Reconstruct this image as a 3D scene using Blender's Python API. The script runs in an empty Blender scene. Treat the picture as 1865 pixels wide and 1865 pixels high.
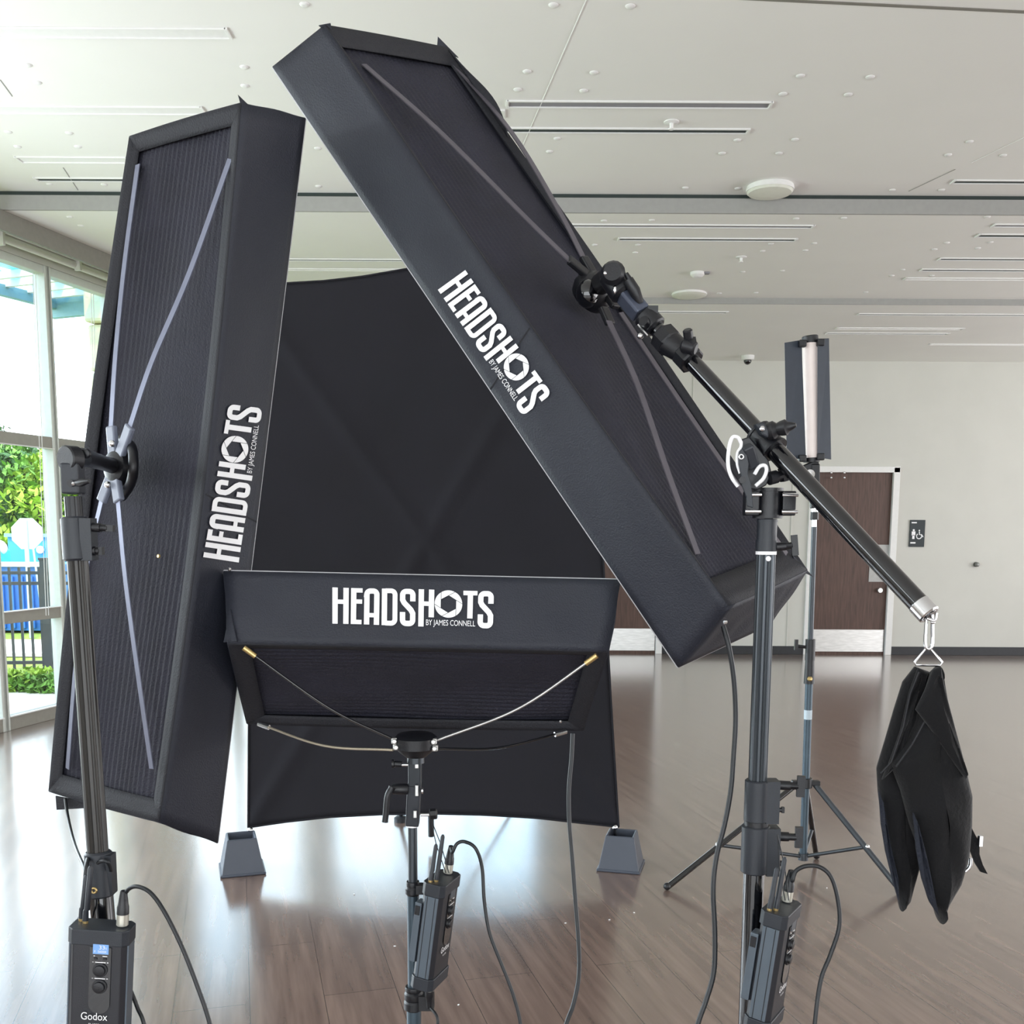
import bpy, bmesh, math, random
from mathutils import Vector, Matrix
random.seed(7)
V = Vector
PI = math.pi
C = bpy.context.scene.collection

# ------------------------------------------------------------------ camera
FPX, CX, CY, HZ, EYE = 1865.0, 932.5, 1200.0, 962.0, 1.484
pit = math.atan((CY - HZ) / FPX); rl = 0.005
F = V((0, math.cos(pit), -math.sin(pit)))
U0 = V((0, math.sin(pit), math.cos(pit))); R0 = V((1, 0, 0))
R = R0 * math.cos(rl) + U0 * math.sin(rl)
U = U0 * math.cos(rl) - R0 * math.sin(rl)
CAM = V((0, 0, EYE))
cd = bpy.data.cameras.new('camera'); cam = bpy.data.objects.new('camera', cd); C.objects.link(cam)
cd.sensor_width = 36; cd.lens = 36 * FPX / 1865.0; cd.shift_y = (CY - 932.5) / 1865.0
cd.clip_start = 0.05; cd.clip_end = 300
cam.matrix_world = Matrix(((R.x, U.x, -F.x, 0), (R.y, U.y, -F.y, 0), (R.z, U.z, -F.z, EYE), (0, 0, 0, 1)))
bpy.context.scene.camera = cam

# ------------------------------------------------------------------ world, lights, exposure
w = bpy.data.worlds.new('sky'); bpy.context.scene.world = w; w.use_nodes = True
nt = w.node_tree; nt.nodes.clear()
def N(nt, t, **k):
    n = nt.nodes.new(t)
    for a, b in k.items(): setattr(n, a, b)
    return n
wo = N(nt, 'ShaderNodeOutputWorld'); bg = N(nt, 'ShaderNodeBackground')
tc = N(nt, 'ShaderNodeTexCoord'); nz = N(nt, 'ShaderNodeTexNoise'); cr = N(nt, 'ShaderNodeValToRGB')
mp = N(nt, 'ShaderNodeMapping'); mp.inputs['Scale'].default_value = (1.6, 1.6, 5)
nz.inputs['Scale'].default_value = 1.7; nz.inputs['Detail'].default_value = 5
cr.color_ramp.elements[0].position = .40; cr.color_ramp.elements[0].color = (.58, .80, 1, 1)
cr.color_ramp.elements[1].position = .58; cr.color_ramp.elements[1].color = (1, 1, 1, 1)
nt.links.new(tc.outputs['Generated'], mp.inputs['Vector']); nt.links.new(mp.outputs[0], nz.inputs['Vector'])
nt.links.new(nz.outputs['Fac'], cr.inputs[0]); nt.links.new(cr.outputs[0], bg.inputs[0])
bg.inputs[1].default_value = 4.7; nt.links.new(bg.outputs[0], wo.inputs[0])
sd = bpy.data.lights.new('sun', 'SUN'); sd.energy = 3.2; sd.angle = .02; sd.color = (1, .96, .88)
so = bpy.data.objects.new('sun', sd); C.objects.link(so); so.location = (-9, -20, 20)
so.rotation_euler = V((-0.25, 0.72, -0.95)).to_track_quat('-Z', 'Y').to_euler()

def area(name, loc, direction, sx, sy, energy, col):
    l = bpy.data.lights.new(name, 'AREA'); l.shape = 'RECTANGLE'; l.size = sx; l.size_y = sy
    l.energy = energy; l.color = col
    o = bpy.data.objects.new(name, l); C.objects.link(o); o.location = loc
    o.rotation_euler = V(direction).to_track_quat('-Z', 'Y').to_euler()
    return o
# rear and right: added fill panels before solid walls, standing in for daylight
area('rear_daylight_fill', (-0.5, -4.3, 1.6), (0, 1, 0.22), 9.5, 2.8, 340, (.90, .95, 1))
area('right_daylight_fill', (9.1, 4.2, 1.6), (-1, 0, 0.25), 13.0, 2.8, 560, (.98, .97, 1))
area('left_window_daylight', (-5.28, 1.2, 1.4), (.96, -.27, -0.10), 10.2, 2.5, 640, (.86, .94, 1))
sc = bpy.context.scene
sc.view_settings.view_transform = 'Standard'; sc.view_settings.look = 'None'
sc.view_settings.gamma = 1; sc.view_settings.use_curve_mapping = False
sc.view_settings.exposure = 0.0
try:
    sc.cycles.use_denoising = True; sc.cycles.max_bounces = 8; sc.cycles.diffuse_bounces = 5
    sc.cycles.transparent_max_bounces = 16; sc.cycles.sample_clamp_indirect = 6
    sc.cycles.caustics_reflective = False; sc.cycles.caustics_refractive = False
except Exception: pass

# ------------------------------------------------------------------ rays: a pixel of the photo to a point of the room
def ray(px, py): return (F + R * ((px - CX) / FPX) + U * ((CY - py) / FPX))
def P(px, py, Y): r = ray(px, py); return CAM + r * (Y / r.y)
def PZ(px, py, z): r = ray(px, py); return CAM + r * ((z - EYE) / r.z)
def PX(px, py, x): r = ray(px, py); return CAM + r * (x / r.x)
def PL(px, py, pt, n, off=0.0):
    r = ray(px, py); n = V(n).normalized(); return CAM + r * (((pt + n * off) - CAM).dot(n) / r.dot(n))
def proj(p):
    v = V(p) - CAM; d = v.dot(F); return (CX + FPX * v.dot(R) / d, CY - FPX * v.dot(U) / d)

# ------------------------------------------------------------------ materials
def lin(c):
    f = lambda x: x / 12.92 if x <= .04045 else ((x + .055) / 1.055) ** 2.4
    return tuple(f(x / 255.0) for x in c) + (1,)
_m = {}
def mat(name, rgb, rough=.6, metal=0, noise=0, nscale=30, bump=0, bscale=200, spec=.5, sheen=0, coat=0, emit=None, estr=0, stretch=None):
    if name in _m: return _m[name]
    m = bpy.data.materials.new(name); m.use_nodes = True; t = m.node_tree
    b = t.nodes['Principled BSDF']; c = lin(rgb)
    b.inputs['Base Color'].default_value = c; b.inputs['Roughness'].default_value = rough
    b.inputs['Metallic'].default_value = metal; b.inputs['Specular IOR Level'].default_value = spec
    b.inputs['Sheen Weight'].default_value = sheen; b.inputs['Coat Weight'].default_value = coat
    if emit: b.inputs['Emission Color'].default_value = lin(emit); b.inputs['Emission Strength'].default_value = estr
    co = N(t, 'ShaderNodeTexCoord'); mpp = N(t, 'ShaderNodeMapping'); t.links.new(co.outputs['Object'], mpp.inputs[0])
    if stretch: mpp.inputs['Scale'].default_value = stretch
    if noise:
        n = N(t, 'ShaderNodeTexNoise'); n.inputs['Scale'].default_value = nscale; n.inputs['Detail'].default_value = 4
        t.links.new(mpp.outputs[0], n.inputs['Vector'])
        r = N(t, 'ShaderNodeValToRGB'); r.color_ramp.elements[0].position = .3; r.color_ramp.elements[1].position = .7
        r.color_ramp.elements[0].color = tuple(x * (1 - noise) for x in c[:3]) + (1,)
        r.color_ramp.elements[1].color = tuple(min(1, x * (1 + noise)) for x in c[:3]) + (1,)
        t.links.new(n.outputs['Fac'], r.inputs[0]); t.links.new(r.outputs[0], b.inputs['Base Color'])
    if bump:
        n2 = N(t, 'ShaderNodeTexNoise'); n2.inputs['Scale'].default_value = bscale; n2.inputs['Detail'].default_value = 3
        t.links.new(mpp.outputs[0], n2.inputs['Vector'])
        bp = N(t, 'ShaderNodeBump'); bp.inputs['Strength'].default_value = bump; bp.inputs['Distance'].default_value = .01
        t.links.new(n2.outputs['Fac'], bp.inputs['Height']); t.links.new(bp.outputs[0], b.inputs['Normal'])
    _m[name] = m; return m

FAB = mat('black_softbox_fabric', (31, 34, 45), .6, noise=.10, nscale=5, bump=.25, bscale=350)
FABR = mat('black_hem_fabric', (27, 28, 35), .7, noise=.12, nscale=9, bump=.3, bscale=300)
MATT = mat('ribbed_back_fabric', (30, 30, 43), .75, noise=.2, nscale=12, bump=.4, bscale=260)
BACK = mat('matte_black_backdrop', (23, 23, 31), .9, noise=.16, nscale=2.2, bump=.1, bscale=60)
STRAP = mat('grey_metal_strap', (122, 126, 144), .42, metal=.45, noise=.06)
STRAPD = mat('dark_metal_strap', (92, 88, 96), .5, metal=.3, noise=.08)
BLK = mat('black_plastic', (19, 20, 25), .4, noise=.15, nscale=25, bump=.08, bscale=500)
BLKG = mat('gloss_black_metal', (12, 13, 18), .12, metal=.2, noise=.1, nscale=20, coat=1)
GRYP = mat('grey_plastic_casing', (37, 41, 48), .46, noise=.08, nscale=30, bump=.08, bscale=600)
CARB = mat('grey_tube', (66, 71, 76), .30, metal=.5, noise=.15, nscale=14, stretch=(1, 1, .08))
CHR = mat('chrome', (225, 226, 228), .16, metal=1, noise=.04)
BRASS = mat('brass', (205, 178, 122), .3, metal=.8, noise=.05)
WHT = mat('white_print', (248, 248, 250), .6, noise=.02, emit=None)
CABLE = mat('black_rubber_cable', (26, 29, 33), .45, noise=.1, nscale=60)
WALL = mat('warm_white_wall_paint', (205, 205, 198), .75, noise=.02, nscale=3, bump=.05, bscale=120)
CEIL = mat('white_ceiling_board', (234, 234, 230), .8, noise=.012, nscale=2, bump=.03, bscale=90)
FASC = mat('step_shade_and_joint_grey', (158, 158, 155), .7, noise=.03)  # greyed so the ceiling step faces read as shaded; joints use it too
FRAME = mat('pale_window_aluminium', (206, 210, 204), .42, noise=.03, metal=.1)
DKTRIM = mat('grey_header_metal', (128, 126, 118), .55, noise=.05)
BASEB = mat('black_vinyl_baseboard', (36, 38, 42), .5, noise=.1)
DOORW = mat('dark_walnut_veneer', (84, 62, 54), .5, noise=.28, nscale=9, stretch=(6, 6, .5))
STEEL = mat('brushed_steel', (200, 200, 198), .3, metal=.85, noise=.12, nscale=10, stretch=(1, 1, 8))
SLOT = mat('slot_diffuser_grey', (140, 140, 145), .6, noise=.03)
SLOTD = mat('slot_shadow_gap', (40, 52, 50), .6, noise=.05)
TRIMW = mat('white_fixture_trim', (232, 232, 230), .5, noise=.02)
BLUEP = mat('blue_steel_container', (52, 110, 190), .5, noise=.12, nscale=2)
FENCE = mat('black_fence_metal', (48, 50, 52), .5, noise=.1)
CONC = mat('pale_concrete', (214, 208, 198), .85, noise=.08, nscale=6, bump=.1, bscale=60)
STONE = mat('split_face_limestone', (216, 208, 176), .9, noise=.12, nscale=4, bump=1.0, bscale=9)
GRASS = mat('sunlit_grass', (128, 148, 52), .9, noise=.5, nscale=14, bump=.8, bscale=60)
MULCH = mat('brown_mulch', (150, 120, 92), .95, noise=.3, nscale=20, bump=.6, bscale=60)
def leafm(n, c):
    return mat(n, c, .7, noise=.5, nscale=3)
LEAFS = [leafm('dark_leaves', (52, 92, 40)), leafm('mid_leaves', (96, 140, 50)), leafm('lime_leaves', (150, 180, 60)), leafm('straw_leaves', (158, 160, 110))]
BARK = mat('tree_bark', (112, 98, 82), .9, noise=.2)

def glass(name, tint=(.95, .99, 1), ref=.07):
    m = bpy.data.materials.new(name); m.use_nodes = True; t = m.node_tree; t.nodes.clear()
    o = N(t, 'ShaderNodeOutputMaterial'); tr = N(t, 'ShaderNodeBsdfTransparent'); g = N(t, 'ShaderNodeBsdfGlossy'); mx = N(t, 'ShaderNodeMixShader')
    lw = N(t, 'ShaderNodeLayerWeight'); pw = N(t, 'ShaderNodeMath', operation='POWER'); pw.inputs[1].default_value = 4.5
    fr = N(t, 'ShaderNodeMath', operation='MULTIPLY_ADD'); fr.inputs[1].default_value = .8; fr.inputs[2].default_value = .03
    t.links.new(lw.outputs['Facing'], pw.inputs[0]); t.links.new(pw.outputs[0], fr.inputs[0])
    tr.inputs[0].default_value = tuple(tint) + (1,); g.inputs['Roughness'].default_value = .02
    t.links.new(fr.outputs[0], mx.inputs[0]); t.links.new(tr.outputs[0], mx.inputs[1]); t.links.new(g.outputs[0], mx.inputs[2]); t.links.new(mx.outputs[0], o.inputs[0])
    return m
GLASS = glass('window_glass'); BLUEG = glass('blue_canopy_sheet', (.30, .68, .98))

def floor_material():
    m = bpy.data.materials.new('wood_look_vinyl_planks'); m.use_nodes = True; t = m.node_tree; b = t.nodes['Principled BSDF']
    co = N(t, 'ShaderNodeTexCoord'); mp = N(t, 'ShaderNodeMapping'); mp.inputs['Rotation'].default_value = (0, 0, math.radians(-90 - 15))
    t.links.new(co.outputs['Object'], mp.inputs[0])
    br = N(t, 'ShaderNodeTexBrick'); br.offset = .37; br.squash = 1
    br.inputs['Scale'].default_value = 1; br.inputs['Brick Width'].default_value = 1.2; br.inputs['Row Height'].default_value = .23
    br.inputs['Mortar Size'].default_value = .0016; br.inputs['Mortar Smooth'].default_value = .3; br.inputs['Bias'].default_value = 0
    br.inputs['Color1'].default_value = (.30, .30, .30, 1); br.inputs['Color2'].default_value = (.70, .70, .70, 1); br.inputs['Mortar'].default_value = (0, 0, 0, 1)
    t.links.new(mp.outputs[0], br.inputs['Vector'])
    mp2 = N(t, 'ShaderNodeMapping'); mp2.inputs['Scale'].default_value = (1.3, 16, 1); t.links.new(mp.outputs[0], mp2.inputs[0])
    n = N(t, 'ShaderNodeTexNoise'); n.inputs['Scale'].default_value = 1.6; n.inputs['Detail'].default_value = 4; n.inputs['Roughness'].default_value = .5
    t.links.new(mp2.outputs[0], n.inputs['Vector'])
    r = N(t, 'ShaderNodeValToRGB'); e = r.color_ramp.elements
    e[0].position = .30; e[0].color = lin((104, 86, 78)); e[1].position = .72; e[1].color = lin((136, 115, 104))
    t.links.new(n.outputs['Fac'], r.inputs[0])
    mx = N(t, 'ShaderNodeMix', data_type='RGBA', blend_type='OVERLAY'); mx.inputs[0].default_value = .10
    t.links.new(r.outputs[0], mx.inputs[6]); t.links.new(br.outputs['Color'], mx.inputs[7])
    dk = N(t, 'ShaderNodeMix', data_type='RGBA', blend_type='MULTIPLY'); dk.inputs[7].default_value = (.45, .45, .45, 1)
    t.links.new(br.outputs['Fac'], dk.inputs[0]); t.links.new(mx.outputs[2], dk.inputs[6])
    t.links.new(dk.outputs[2], b.inputs['Base Color'])
    b.inputs['Roughness'].default_value = .27
    b.inputs['IOR'].default_value = 1.52; b.inputs['Coat Weight'].default_value = 1; b.inputs['Coat IOR'].default_value = 1.75; b.inputs['Coat Roughness'].default_value = .16
    return m
FLOOR = floor_material()

# ------------------------------------------------------------------ mesh building
def root_of(o):
    while o.parent: o = o.parent
    return o
class M:
    def __init__(s): s.v = []; s.f = []; s.uv = None
    def add(s, vs, fs):
        k = len(s.v); s.v += [V(x) for x in vs]; s.f += [tuple(i + k for i in f) for f in fs]; return s
    def box(s, c, size, ax=None):
        ax = ax or (V((1, 0, 0)), V((0, 1, 0)), V((0, 0, 1))); c = V(c); h = [x / 2 for x in size]
        vs = [c + ax[0] * (h[0] * a) + ax[1] * (h[1] * b) + ax[2] * (h[2] * d) for a in (-1, 1) for b in (-1, 1) for d in (-1, 1)]
        return s.add(vs, [(0, 1, 3, 2), (4, 6, 7, 5), (0, 4, 5, 1), (2, 3, 7, 6), (0, 2, 6, 4), (1, 5, 7, 3)])
    def bar(s, a, b, wd, th, up=(0, 0, 1)):      # a box from a to b
        a, b = V(a), V(b); d = (b - a).normalized(); u = V(up) - d * V(up).dot(d)
        if u.length < 1e-4: u = V((0, 1, 0)) - d * d.y
        u.normalize(); x = d.cross(u)
        return s.box((a + b) / 2, ((b - a).length, wd, th), (d, x, u))
    def tube(s, pts, r, n=12, caps=True, flute=0, nf=0):
        pts = [V(p) for p in pts]; rs = r if isinstance(r, (list, tuple)) else [r] * len(pts)
        t0 = (pts[1] - pts[0]).normalized(); a = V((0, 0, 1)) if abs(t0.z) < .9 else V((1, 0, 0))
        u = t0.cross(a).normalized(); k = len(s.v)
        if flute: n = nf * 4
        for i, p in enumerate(pts):
            t = (pts[min(i + 1, len(pts) - 1)] - pts[max(i - 1, 0)])
            t = t.normalized() if t.length > 1e-9 else t0
            u = (u - t * u.dot(t)).normalized(); q = t.cross(u)
            for j in range(n):
                an = 2 * PI * j / n; rr = rs[i] * (1 - (flute if j % 4 == 0 else 0))
                s.v.append(p + u * (math.cos(an) * rr) + q * (math.sin(an) * rr))
        for i in range(len(pts) - 1):
            for j in range(n):
                s.f.append((k + i * n + j, k + i * n + (j + 1) % n, k + (i + 1) * n + (j + 1) % n, k + (i + 1) * n + j))
        if caps: s.f.append(tuple(k + j for j in range(n))[::-1]); s.f.append(tuple(k + (len(pts) - 1) * n + j for j in range(n)))
        return s
    def cyl(s, a, b, r, r2=None, n=20, bev=0):
        a, b = V(a), V(b)
        if bev:
            d = (b - a).normalized(); return s.tube([a, a + d * .0001, a + d * bev, b - d * bev, b - d * .0001, b], [r - bev, r - bev, r, r2 or r, (r2 or r) - bev, (r2 or r) - bev], n)
        return s.tube([a, b], [r, r if r2 is None else r2], n)
    def lathe(s, o, ax, prof, n=24):             # prof: (distance along axis, radius)
        o = V(o); ax = V(ax).normalized()
        return s.tube([o + ax * (h + i * 1e-6) for i, (h, _) in enumerate(prof)], [r for _, r in prof], n) if False else s._lathe(o, ax, prof, n)
    def _lathe(s, o, ax, prof, n):
        a = V((0, 0, 1)) if abs(ax.z) < .9 else V((1, 0, 0)); u = ax.cross(a).normalized(); q = ax.cross(u); k = len(s.v)
        for h, r in prof:
            for j in range(n):
                an = 2 * PI * j / n; s.v.append(o + ax * h + u * (math.cos(an) * r) + q * (math.sin(an) * r))
        for i in range(len(prof) - 1):
            for j in range(n): s.f.append((k + i * n + j, k + i * n + (j + 1) % n, k + (i + 1) * n + (j + 1) % n, k + (i + 1) * n + j))
        s.f.append(tuple(k + j for j in range(n))[::-1]); s.f.append(tuple(k + (len(prof) - 1) * n + j for j in range(n)))
        return s
    def prism(s, poly, nrm, th):                 # polygon (3D points) given a thickness along nrm
        nrm = V(nrm).normalized() * th; k = len(s.v); n = len(poly)
        s.v += [V(p) for p in poly] + [V(p) + nrm for p in poly]
        s.f.append(tuple(k + i for i in range(n))[::-1]); s.f.append(tuple(k + n + i for i in range(n)))
        for i in range(n): s.f.append((k + i, k + (i + 1) % n, k + n + (i + 1) % n, k + n + i))
        return s
    def quad(s, a, b, c, d): return s.add([a, b, c, d], [(0, 1, 2, 3)])
    def sphere(s, c, r, n=14, sq=(1, 1, 1)):
        c = V(c); k = len(s.v); m = n // 2
        for i in range(m + 1):
            th = PI * i / m
            for j in range(n):
                an = 2 * PI * j / n; s.v.append(c + V((math.sin(th) * math.cos(an) * r * sq[0], math.sin(th) * math.sin(an) * r * sq[1], math.cos(th) * r * sq[2])))
        for i in range(m):
            for j in range(n): s.f.append((k + i * n + j, k + (i + 1) * n + j, k + (i + 1) * n + (j + 1) % n, k + i * n + (j + 1) % n))
        return s
    def build(s, name, m, parent=None, smooth=None, label=None, bevel=0, solid=0, origin=None):
        me = bpy.data.meshes.new(name); o0 = V((0, 0, 0))
        if parent is not None: o0 = V(root_of(parent).location)
        elif origin is not None: o0 = V(origin)
        elif s.v:
            o0 = V((sum(p.x for p in s.v) / len(s.v), sum(p.y for p in s.v) / len(s.v), min(p.z for p in s.v)))
        me.from_pydata([tuple(p - o0) for p in s.v], [], s.f); me.materials.append(m)
        bm = bmesh.new(); bm.from_mesh(me); bmesh.ops.recalc_face_normals(bm, faces=bm.faces); bm.to_mesh(me); bm.free()
        me.update()
        o = bpy.data.objects.new(name, me); C.objects.link(o)
        if parent is not None: o.parent = parent
        else: o.location = o0
        if smooth:
            me.shade_smooth()
            try: me.set_sharp_from_angle(angle=math.radians(smooth if smooth > 1 else 40))
            except Exception: pass
        if bevel:
            b = o.modifiers.new('b', 'BEVEL'); b.width = bevel; b.segments = 2; b.limit_method = 'ANGLE'; b.angle_limit = .7
        if solid:
            b = o.modifiers.new('s', 'SOLIDIFY'); b.thickness = solid; b.offset = 0
        if label: o['label'] = label
        return o
def tag(o, label, cat, group=None, kind=None):
    o['label'] = label; o['category'] = cat
    if group: o['group'] = group
    if kind: o['kind'] = kind
    return o
def thing(name, loc, label, cat, group=None):
    o = bpy.data.objects.new(name, None); C.objects.link(o); o.location = loc; o.empty_display_size = .05
    return tag(o, label, cat, group)
def struct(o, label=None):
    o['kind'] = 'structure'
    if label: o['label'] = label
    return o
def catmull(pts, k=8):
    pts = [V(p) for p in pts]; q = [pts[0] * 2 - pts[1]] + pts + [pts[-1] * 2 - pts[-2]]; out = []
    for i in range(1, len(q) - 2):
        for j in range(k):
            t = j / k; a, b, c, d = q[i - 1], q[i], q[i + 1], q[i + 2]
            out.append(.5 * ((2 * b) + (c - a) * t + (2 * a - 5 * b + 4 * c - d) * t * t + (3 * b - a - 3 * c + d) * t ** 3))
    return out + [pts[-1]]
def grid(fn, nu, nv):
    m = M(); m.v = [V(fn(i / nu, j / nv)) for j in range(nv + 1) for i in range(nu + 1)]
    m.f = [(j * (nu + 1) + i, j * (nu + 1) + i + 1, (j + 1) * (nu + 1) + i + 1, (j + 1) * (nu + 1) + i) for j in range(nv) for i in range(nu)]
    return m
def bil(q, u, v): return (q[0] * (1 - u) + q[1] * u) * (1 - v) + (q[3] * (1 - u) + q[2] * u) * v   # q: 4 corners in order; u along 0-1, v along 0-3
def text_geo(s, font_scale=1):
    cu = bpy.data.curves.new('t', 'FONT'); cu.body = s; ob = bpy.data.objects.new('t', cu); C.objects.link(ob)
    dg = bpy.context.evaluated_depsgraph_get(); me = ob.evaluated_get(dg).to_mesh()
    vs = [(v.co.x, v.co.y) for v in me.vertices]; fs = [tuple(p.vertices) for p in me.polygons]
    ob.evaluated_get(dg).to_mesh_clear(); bpy.data.objects.remove(ob); bpy.data.curves.remove(cu)
    x0 = min(a for a, _ in vs); x1 = max(a for a, _ in vs); y0 = min(b for _, b in vs); y1 = max(b for _, b in vs)
    return [((a - x0) / (x1 - x0), (b - y0) / (y1 - y0)) for a, b in vs], fs
def text_on(m, s, q, nrm, off):                  # q: TL, TR, BR, BL corners of the text's box
    vs, fs = text_geo(s)
    m.add([bil(q, a, 1 - b) + nrm * off for a, b in vs], fs)

# ================================================================== ROOM
YS1 = 6.8
zA = P(932, 353, YS1).z; zB = P(932, 387, YS1).z
YS2 = PZ(932, 541, zB).y; zC = P(932, 552, YS2).z
YB = PZ(1500, 1192, 0).y
w1 = PZ(0, 1336, 0); w2 = PZ(115, 1306, 0)
wd = (w2 - w1).normalized(); wn = V((wd.y, -wd.x, 0))        # wn points into the room
def WS(s, z, off=0.0): return w1 + wd * s + V((0, 0, z)) + wn * off
def WP(px, py, off=0.0):
    p = PL(px, py, w1, wn, off); return ((p - w1).dot(wd), p.z)
sC = (YB - w1.y) / wd.y                                    # where the window wall meets the back wall
sR = (-4.6 - w1.y) / wd.y
XL = WS(sC, 0).x; XR = 9.4; YR = -4.6
T = .16
TOP = zA + .35
m = M(); m.add([WS(sR - .3, 0, -.5), V((XR + .5, YR - .5, 0)), V((XR + .5, YB + .5, 0)), WS(sC + .5, 0, -.25)], [(0, 1, 2, 3)])
m.v += [p - V((0, 0, .12)) for p in m.v]; m.f += [(4, 5, 6, 7), (0, 1, 5, 4), (1, 2, 6, 5), (2, 3, 7, 6), (3, 0, 4, 7)]
struct(m.build('floor', FLOOR, origin=(0, 0, 0)), 'glossy brown wood-look plank floor with window reflections')

def panel(ya, yb, z, xl=None):                               # a ceiling level, left edge follows the window wall
    xa = WS((ya - w1.y) / wd.y, 0, .46).x if xl is None else xl; xb = WS((yb - w1.y) / wd.y, 0, .46).x if xl is None else xl
    return [V((xa, ya, z)), V((XR + .3, ya, z)), V((XR + .3, yb, z)), V((xb, yb, z))]
m = M(); q = panel(YR - .3, YS1 - .02, zA); q[0] = WS(sR, zA, -.2); q[3] = WS((YS1 - w1.y) / wd.y, zA, -.2)
m.prism(q, (0, 0, 1), .3); ceilA = struct(m.build('ceiling', CEIL, origin=(0, 0, 0)), 'white panelled ceiling, highest and nearest level')
m = M(); m.prism(panel(YS1 + .004, YS2 + .004, zB), (0, 0, 1), zA - zB + .3); struct(m.build('ceiling', CEIL, origin=(0, 0, 0)), 'middle ceiling level beyond the first step')
m = M(); m.prism(panel(YS2, YB + .2, zC), (0, 0, 1), zA - zC + .3); struct(m.build('ceiling', CEIL, origin=(0, 0, 0)), 'lowest ceiling level meeting the back wall')
# step faces, with the dark shadow gap over the first one
xs = WS((YS1 - w1.y) / wd.y, 0, -.1).x
m = M(); m.box(((xs + XR) / 2, YS1 + .001, (zB + zA) / 2 - .012), (XR - xs, .02, zA - zB - .022)); struct(m.build('trim_1', FASC, bevel=.002), 'shade-greyed face of the first ceiling step')
m = M(); m.box(((xs + XR) / 2, YS1 + .004, zA - .012), (XR - xs, .012, .024)); struct(m.build('trim_2', SLOTD), 'dark shadow gap above the first ceiling step')
xs2 = WS((YS2 - w1.y) / wd.y, 0, .4).x
m = M(); m.box(((xs2 + XR) / 2, YS2 - .006, (zB + zC) / 2), (XR - xs2, .012, zB - zC)); struct(m.build('trim_3', FASC), 'shade-greyed face of the far ceiling step')
# grey strip along the ceiling edge by the windows, roof of the blind pocket
e1 = PZ(0, 382, zB); e2 = PZ(222, 474, zB); ed = (e2 - e1).normalized()
m = M(); m.bar(e1 - ed * .2 + V((0, 0, -.062)), e1 + ed * (YB - e1.y + .1) + V((0, 0, -.062)), .03, .124); struct(m.build('trim_4', DKTRIM, bevel=.003), 'grey metal strip along the ceiling edge above the windows')
m = M(); m.prism([WS(sR, TOP, 0), WS(sR, TOP, .9), WS(sC, TOP, .9), WS(sC, TOP, 0)], (0, 0, 1), .05); struct(m.build('ceiling', CEIL, origin=(0, 0, 0)), 'roof of the recess above the windows')

# ---- window wall (left)
zh = WP(0, 463)[1]; zh2 = WP(206, 534)[1]; zhd = (zh + zh2) / 2
sm = [WP(9, 1250)[0], WP(89, 500)[0] * .5 + WP(112, 1050)[0] * .5, WP(207, 560)[0]]
bay = sm[1] - sm[0]; mul = [sm[0] - bay * k for k in range(6, 0, -1)] + sm
sf = [sm[2] + .3 + (sC - .12 - sm[2] - .3) * k / 2 for k in range(3)]
ztr = [(WP(0, 795)[1] + WP(150, 813)[1]) / 2, (WP(40, 1123)[1])]
m = M(); m.prism([WS(sR, zhd + .03, 0), WS(sC, zhd + .03, 0), WS(sC, TOP, 0), WS(sR, TOP, 0)], -wn, T); 

for sa_, sb_ in ((sm[2] + .05, sf[0]), (sf[2], sC)): m.prism([WS(sa_, 0, 0), WS(sb_, 0, 0), WS(sb_, zhd + .03, 0), WS(sa_, zhd + .03, 0)], -wn, T)
m.prism([WS(sR, 0, 0), WS(mul[0], 0, 0), WS(mul[0], zhd + .03, 0), WS(sR, zhd + .03, 0)], -wn, T)
struct(m.build('wall_left', WALL, origin=(0, 0, 0)), 'warm white wall with floor-to-ceiling windows')
bays = list(zip(mul, mul[1:])) + list(zip(sf, sf[1:]))
for k, (a, b) in enumerate(bays):
    wi = M(); fw = .055
    for s_ in (a, b):                                        # half mullions with a raised cap line
        wi.bar(WS(s_, 0, -.05), WS(s_, zhd + .03, -.05), .12 if False else .10, fw * (1.3 if s_ == b else .7), up=wd)
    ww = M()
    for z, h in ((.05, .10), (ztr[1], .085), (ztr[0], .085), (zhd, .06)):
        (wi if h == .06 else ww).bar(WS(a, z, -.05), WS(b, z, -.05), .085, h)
    
    fo = wi.build('window_%d' % (k + 1), FRAME, bevel=.004, origin=WS(a, 0, -.05)); struct(fo); ww.build('transom', mat('backlit_shade_aluminium', (150, 147, 138), .45, noise=.04), fo, bevel=.003)  # transoms and bottom rail coloured darker than the frame, for their backlit shade
    for z0, z1 in ((.1, ztr[1] - .04), (ztr[1] + .04, ztr[0] - .04), (ztr[0] + .04, zhd - .03)):
        g = M(); g.prism([WS(a + .03, z0, -.06), WS(b - .03, z0, -.06), WS(b - .03, z1, -.06), WS(a + .03, z1, -.06)], wn, .006)
        g.build('pane', GLASS, fo)
    if len(mul) - 4 <= k < len(mul) - 1:
        for z, h in ((ztr[1] + .045, .006), (ztr[0] - .046, .006), (.103, .008)):
            g = M(); g.bar(WS(a + .03, z, .0), WS(b - .03, z, .0), .02, h); g.build('glazing_bead', TRIMW, fo)
pl = bpy.data.lights.new('window_portal', 'AREA'); pl.shape = 'RECTANGLE'; pl.size = mul[-1] - mul[0]; pl.size_y = zhd
pl.cycles.is_portal = True; po = bpy.data.objects.new('window_portal', pl); C.objects.link(po)
po.location = WS((mul[-1] + mul[0]) / 2, zhd / 2, -.12); po.rotation_euler = wn.to_track_quat('-Z', 'Y').to_euler()
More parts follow.
